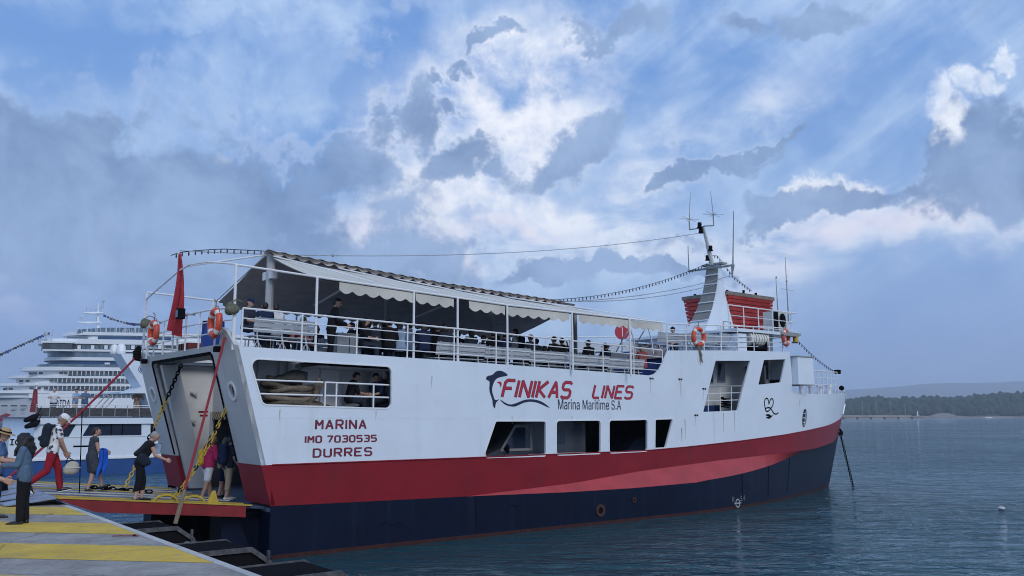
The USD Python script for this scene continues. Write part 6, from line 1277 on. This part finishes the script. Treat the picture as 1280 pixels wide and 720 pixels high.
# woman in black
u_, v_ = S.flat(172, 628, 1.4); lc = S.w(u_, v_, rz(u_)); b = Body(1.68, 22, (28, -12), ((-18, 16, 20, 0), (20, 10, 46, -6)), ((16, 18), (-4, 6)))
make_person('grey haired woman in black poncho top and cropped black trousers leaning forward on the ramp', lc, RZA, b, 0, BLK, BLK, SHO, ('short', 'grey'), 1, female=True, tops='vest', bots='capri', extra=lambda T_, B_: (part(T_, 'blouse_hem', blob_mesh([hull([(B_.waist * .25 + B_.J['pel'] * .75 + np.array([0, k * .06 * B_.h, -.01]) + B_.fx * .02, .07 * B_.h) for k in (1, -1)])], .03, 2, .012, 10), GRN, True), part(T_, 'poncho', blob_mesh([hull([(B_.chest + B_.t * .06 * B_.h + B_.Y2 * k * .09 * B_.h, .045 * B_.h) for k in (1, -1)] + [(B_.waist - B_.fx * .09 * B_.h + B_.Y2 * k * .06 * B_.h, .03 * B_.h) for k in (1, -1)])], .03, 2, .012, 8), BLK, True), part(T_, 'collar', tube([B_.neck + (.05 * math.cos(a), .05 * math.sin(a), -.01) for a in np.linspace(0, 6.28, 13)[:-1]], .022, 6, True), GRN)))
T = thing('handbag', 'dark quilted shoulder bag at the hip of the woman in black', 'bag', world_of(lc, RZA, b.waist + np.array([-.02, -.19, -.05])), RZA); part(T, 'bag_body', blob_mesh([hull([((-.05, 0, 0), (.13, .06, .14)), ((.03, 0, -.08), (.13, .06, .1))])], .04, 3, .01, 12), DBAG, True); part(T, 'strap', tube([(-.08, .02, .12), (-.02, .08, .3), (.1, .14, .42)], .014, 6), DBAG)
T = thing('tablet', 'small dark folder held by the woman in black', 'folder', world_of(lc, RZA, b.arms[0][1] + np.array([.34, -.02, .14])), RZA); part(T, 'cover', solid_quad([(-.09, 0, -.12), (.09, .02, -.12), (.12, .02, .12), (-.06, 0, .12)], (0, .015, 0)), DBAG); part(T, 'page', solid_quad([(-.08, -.004, -.11), (.08, .016, -.11), (.11, .016, .11), (-.05, -.004, .11)], (0, .003, 0)), LBL)
# man in raspberry shirt
u_, v_ = S.flat(258, 624, 1.13); lc = S.w(u_, v_, 1.12); b = Body(1.78, 6, (6, -22), ((10, 10, 24, 0), (6, 14, 34, 0)), ((14, 8), (-10, 10)))
make_person('man in raspberry shirt and white shorts at the ferry doorway', lc, RZA + .25, b, 1, PINK, WHT, SHO, ('short', 'dkgrey'), 1, tops='elbow', bots='shorts')
T = thing('sling_bag', 'yellow bag slung at the left side of the man in the raspberry shirt', 'bag', world_of(lc, RZA + .25, b.waist + np.array([-.16, .13, .06])), RZA); part(T, 'bag_body', blob_mesh([hull([((0, 0, .12), (.08, .09, .1)), ((0, .02, -.12), (.10, .11, .12))])], .04, 3, .012, 9), YBAG, True); part(T, 'strap', tube([(.0, 0, .2), (.08, -.12, .38), (.2, -.3, .3)], .016, 6), YBAG)
# couple going in
u_, v_ = S.flat(283, 621, 1.12); lc = S.w(u_ - .15, v_ + .0, 1.11); b = Body(1.70, 4, (14, 0), ((8, 8, 20, 0), (8, 8, 20, 0)), ((8, 6), (-6, 6)))
make_person('person in beige top and dark shorts walking into the car deck doorway', lc, RZA + .1, b, 0, SAND, NAVYC, SHO, ('bob', 'dkgrey'), 1, tops='elbow', bots='shorts')
u_, v_ = S.flat(297, 623, 1.12); lc = S.w(u_ - .35, v_ - .15, 1.11); b = Body(1.76, 4, (12, 10), ((4, 8, 26, 0), (4, 10, 30, 0)), ((6, 4), (-4, 4)))
make_person('person in cap and sand coloured trousers with white shoes just inside the stern door', lc, RZA + .05, b, 0, DKB, SAND, SHW, ('short', 'brown'), 1, tops='tee', bots='capri', hat=('cap', NAVYC))
backpack('navy backpack on the person in sand trousers at the stern door', lc, RZA + .05, b, NAVYC, 1.05)
# denim woman waiting
lc = gnd(26, 655, QZ); b = Body(1.66, 3, (24, -30), ((14, 6, 74, 10), (10, 8, 78, 16)), ((2, 3), (-2, 3)))
make_person('woman with long wavy black hair in denim shirt and black trousers standing on the quay', lc, math.radians(196), b, 1, DENIM, BLK, SHO, ('long', 'black'), 1, female=True, tops='long', bots='long', extra=lambda T_, B_: part(T_, 'shirt_tail', blob_mesh([hull([(B_.J['pel'] + np.array([x * .055, k * .05, z]) * B_.h, .066 * B_.h) for k in (1, -1) for x, z in ((0, .08), (-.05, -.035))])], .022, 3, .012, 9, 4), DENIM, True))
T = thing('phone', 'dark phone held by the woman with the long black hair', 'phone', world_of(lc, math.radians(196), b.arms[0][2] + b.arms[0][3] * .1), math.radians(196)); part(T, 'case', bx(-.07, .07, -.035, .035, 0, .01), BLACKP); part(T, 'screen', bx(-.065, .065, -.03, .03, .0101, .012), PANE)
# straw hat person
p_ = gnd(-2, 640, QZ); p_[0] = (15 - 640) / FPX * 17.2; p_[1] = 17.0; b = Body(1.72, 4, (16, -8), ((16, 10, 70, 20), (20, 10, 60, 20)), ((4, 4), (-4, 4)))
make_person('person in straw hat and blue shirt at the left edge of the quay', p_, math.radians(20), b, 0, DENIM if False else cloth('steel_blue', (.07, .12, .24)), NAVYC, SHO, ('short', 'brown'), 1, tops='tee', bots='long', hat=('straw', STRAW))
# smoker whose forearm reaches in from the left
p_ = np.array([-7.5, 12.1, QZ]); b = Body(1.78, 4, (5, 0), ((20, 10, 50, -6), (24, 6, 12, 0)), ((3, 3), (-3, 3)))
make_person('person in black top reaching a forearm with a cigarette in from the picture edge', p_, math.radians(8), b, 0, BLK, BLK, SHO, ('short', 'brown'), 1, tops='tee', bots='shorts')
hp_ = world_of(p_, math.radians(8), b.arms[1][2] + b.arms[1][3] * .095 * b.h)
T = thing('cigarette', 'white cigarette between the fingers at the left picture edge', 'cigarette', hp_, 0); part(T, 'paper', cyl((0, 0, 0), (.07, -.02, .012), .0045, 8), WHITE2); part(T, 'filter', cyl((-.02, .006, -.003), (0, 0, 0), .0046, 8), STRAW)

# --- passengers on the upper deck, seen through the rails
PAL = {'black': BLK, 'navy': NAVYC, 'dk': DKB, 'white': WHT, 'lblue': LBL, 'denim': DENIM, 'pink': cloth('salmon', (.34, .10, .10)), 'blue': BLUEJ, 'grey': GREYD, 'sand': SAND, 'green': GRN}
PG = 'passengers on the ferry upper deck'
def seated(px, v, rzd, col, hair, label, h=1.7, lean=4, hd=(10, 0), skin=0, arms=((18, 8, 60, 15), (18, 8, 60, 15)), bot=None, hat=None, tops='elbow', female=False, zf=None):
    zf = zf or (lambda u: ZF(u)); u = S.at(px, v, zf(8) + 1.15); b = Body(h, lean, hd, arms, ((86, 88), (82, 80)), .53)
    make_person(label, S.w(u, v, zf(u)), AL + math.radians(rzd), b, skin, PAL[col], bot or DKB, SHO, hair, False, PG, tops=tops, female=female, hat=hat)
def standing(px, v, rzd, col, hair, label, h=1.75, lean=3, hd=(10, 0), arms=((10, 8, 60, 12), (10, 8, 60, 12)), bot=None, tops='elbow', hat=None, bp=None, zf=None):
    zf = zf or (lambda u: ZF(u)); u = S.at(px, v, zf(8) + 1.0); b = Body(h, lean, hd, arms, ((3, 4), (-3, 3))); lc = S.w(u, v, zf(u))
    make_person(label, lc, AL + math.radians(rzd), b, 0, PAL[col], bot or BLK, SHO, hair, False, PG, tops=tops, hat=hat)
    if bp: backpack(bp, lc, AL + math.radians(rzd), b, DBAG)
seated(309, 1.3, -60, 'dk', ('short', 'brown'), 'seated passenger in dark shirt and dark cap nearest the stern corner', hat=('cap', NAVYC))
seated(331, 1.7, 80, 'navy', ('short', 'black'), 'seated passenger with black hair and navy top behind the aft bench', skin=1)
seated(345, 1.9, 85, 'white', ('short', 'black'), 'seated passenger in white top behind the aft bench')
seated(371, 1.6, 30, 'black', ('short', 'brown'), 'seated passenger in black jacket with bowed head beside the aft bench', lean=22, hd=(35, 0))
seated(383, 1.5, 200, 'pink', ('short', 'dkgrey'), 'small hunched passenger in dull red leaning on a bench end', h=1.5, lean=40, hd=(40, 0))
standing(414, .95, -15, 'black', ('short', 'black'), 'standing man all in black beside the grey cabinet', 1.88, 8, (18, -20), tops='long')
seated(436, 2.6, -20, 'dk', ('short', 'black'), 'seated passenger in dark top just right of the grey cabinet')
seated(448, 2.2, 40, 'black', ('bob', 'black'), 'seated passenger with black bobbed hair right of the grey cabinet', female=True)
seated(462, 1.8, 90, 'black', ('short', 'brown'), 'seated passenger in black under the first valance', skin=1)
seated(481, 1.6, 95, 'navy', ('short', 'black'), 'seated passenger in navy top left of the white topped one')
seated(500, 1.2, 80, 'lblue', ('bob', 'brown'), 'seated passenger in pale blue white top with dark shoulder straps', female=True)
seated(507, 2.6, -30, 'grey', ('short', 'brown'), 'seated passenger in wide brimmed dark hat', hat=('straw', DKB))
seated(536, 1.6, 10, 'denim', ('bob', 'brown'), 'large seated passenger in blue grey shirt beside the second awning post', lean=14, hd=(22, 0))
seated(551, 2.4, 60, 'black', ('short', 'black'), 'seated passenger in black between the second and third awning posts')
seated(562, 1.5, 190, 'dk', ('bun', 'black'), 'seated passenger with tied up black hair near the first long row bench', skin=1, female=True)
seated(574, 2.2, 90, 'black', ('short', 'black'), 'seated passenger in black at the third awning post')
seated(590, 1.3, 92, 'dk', ('bob', 'black'), 'seated passenger with black bob on the long starboard row', female=True)
seated(602, 2.8, -60, 'navy', ('short', 'brown'), 'seated passenger in navy facing the starboard rail')
for k, (px, v, c, hr) in enumerate(((617, 1.3, 'black', 'black'), (624, 2.4, 'dk', 'brown'), (632, 1.3, 'navy', 'black'))):
    seated(px, v, 90, c, ('short', hr), ['passenger in black seated left of the standing white shirted man', 'brown haired passenger seated behind the long bench left of the standing man', 'passenger in navy seated just left of the standing white shirted man'][k])
standing(646, 2.6, 120, 'white', ('short', 'black'), 'standing man in white shirt with crossing straps under the awning', 1.76, 2, (5, 10), bp='dark shoulder bag on the standing white shirted man', bot=NAVYC)
seated(665, 1.3, 90, 'dk', ('short', 'brown'), 'passenger seated right of the standing white shirted man'); seated(672, 2.2, 90, 'green', ('short', 'black'), 'passenger in green top seated two places right of the standing man')
seated(690, 1.3, 95, 'black', ('short', 'brown'), 'passenger in black leaning back on the starboard row with pale arm', lean=-12, skin=0)
seated(703, 1.4, 60, 'black', ('short', 'black'), 'passenger in black raising an arm to the face', arms=((18, 8, 60, 15), (70, 20, 105, 10)))
seated(737, 1.3, 90, 'black', ('short', 'brown'), 'passenger in black near the front end of the awning'); seated(758, 1.7, 90, 'navy', ('short', 'black'), 'passenger with dark cap near the last awning post', hat=('cap', NAVYC))
seated(803, 1.2, 80, 'pink', ('bob', 'blond'), 'blond passenger in pink top beside the last awning post', female=True, tops='vest')
seated(757, 5.6, -90, 'navy', ('short', 'black'), 'passenger in navy hat on the far side forward of the awning', hat=('straw', NAVYC), zf=lambda u: ZF(u) + .45)
seated(813, 4.6, 100, 'blue', ('short', 'brown'), 'left one of two passengers in bright blue jackets forward of the awning', zf=lambda u: ZF(u) + .55); seated(825, 4.4, 100, 'blue', ('short', 'black'), 'right one of two passengers in bright blue jackets forward of the awning', zf=lambda u: ZF(u) + .55)
standing(843, 2.4, 190, 'grey', ('short', 'black'), 'person in grey top and dark cap standing at the head of the stairs', 1.7, 3, hat=('cap', BLK), zf=lambda u: ZB(u) - .45)
# the rows further in, dark against the light on the far side
PG = 'passengers in the inner rows under the awning'
cols_ = ['black', 'navy', 'dk', 'black', 'grey', 'denim', 'green', 'dk']; PLC = ['behind the aft bench', 'left of the standing man in black', 'right of the standing man in black', 'behind the grey cabinet', 'under the aft end of the first valance', 'left of the white topped passenger', 'left of the second awning post', 'just right of the second awning post', 'behind the large blue grey shirted one', 'midway between second and third awning posts', 'left of the third awning post', 'just right of the third awning post', 'behind the first bench of the long row', 'behind the second bench of the long row', 'left of the standing white shirted man', 'right of the standing white shirted man', 'behind the third bench of the long row', 'left of the fifth awning post']
hr_ = [('short', 'black'), ('bob', 'black'), ('short', 'brown'), ('bob', 'brown'), ('short', 'dkgrey')]
for k, px in enumerate((356, 395, 426, 455, 470, 490, 516, 528, 545, 556, 568, 582, 596, 611, 628, 655, 680, 716)):
    seated(px, 3.5 + .9 * (k % 3), (90, -90, 20)[k % 3] + rng.randrange(-20, 20), cols_[k % 8], hr_[k % 5], f'passenger in {dict(dk="dark blue grey", grey="dark grey").get(cols_[k % 8], cols_[k % 8])} with {hr_[k % 5][1].replace("dkgrey", "greying")} hair, {PLC[k]}', h=1.62 + .14 * rng.random(), skin=k % 3 if k % 3 < 2 else 0, female=k % 2 == 1)
PG = 'passengers seated along the starboard rail near the second awning post'
for k, (px, c, hr, l) in enumerate(((454, 'black', ('bob', 'black'), 'passenger in black with a black bob at the starboard rail right of the grey cabinet'), (470, 'dk', ('short', 'brown'), 'brown haired passenger in dark blue grey at the starboard rail under the first valance'), (487, 'black', ('short', 'black'), 'passenger in black with black hair at the rail left of the pale topped one'), (514, 'denim', ('short', 'black'), 'passenger in blue denim at the rail just left of the second awning post'), (530, 'navy', ('bob', 'brown'), 'passenger in navy with brown bob at the rail right of the second awning post'), (546, 'black', ('short', 'dkgrey'), 'greying passenger in black at the rail right of the large blue grey shirted one'), (558, 'dk', ('bob', 'black'), 'passenger with black bob at the rail left of the third awning post'))):
    seated(px, .95 + .25 * (k % 2), (-35, 85, 60, 120, 80, 20, 95)[k], c, hr, l, h=1.64 + .02 * k, skin=k % 2, female=k % 3 == 0)
# gallery behind the aft opening
GZ = lambda u: 3.385
PG = 'passengers behind the aft hull opening'
seated(437, .95, -10, 'black', ('short', 'black'), 'seated person in black reading behind the aft opening', zf=lambda u: GZ(u) - .16, lean=12, hd=(28, 0))
seated(478, .9, 190, 'navy', ('short', 'black'), 'seated person in navy facing the one in black behind the aft opening', zf=lambda u: GZ(u) - .16, lean=18, hd=(20, 0))
standing(468, 1.15, 10, 'white', ('short', 'brown'), 'standing person in white shirt whose head is hidden above the aft opening', 1.8, 14, bot=NAVYC, zf=lambda u: GZ(u))
# people on the other boat
PG = 'people on the passenger boat behind'
def on_boat(px, v, rzd, col, hair, label, bot=None, tops='tee', hat=None, skin=0):
    lo = B.side(px, 515, v)[0]; b = Body(1.72, 3, (8, 0), ((20, 25, 70, 20), (20, 25, 70, 20)), ((2, 3), (-2, 3)))
    make_person(label, B.w(lo, v, zdk + .085), B.a + math.radians(rzd), b, skin, PAL[col] if col else None, bot or NAVYC, SHO, hair, False, PG, tops=tops, hat=hat)
on_boat(66, .8, -100, 'white', ('short', 'grey'), 'grey haired person in white at the aft rail of the passenger boat')
on_boat(93, 1.0, -60, 'lblue', ('short', 'black'), 'person in pale blue with black hair at the rail of the passenger boat', SAND); on_boat(105, .8, -90, 'denim', ('short', 'brown'), 'person in blue shirt amidships at the rail of the passenger boat', cloth('teal_blue', (.05, .16, .30)))
on_boat(170, .8, -90, None, ('short', 'brown'), 'bare chested person under the arch of the passenger boat', SAND, skin=1); on_boat(176, 1.5, 100, 'sand', ('short', 'black'), 'person in sand top beside the bare chested one under the arch')
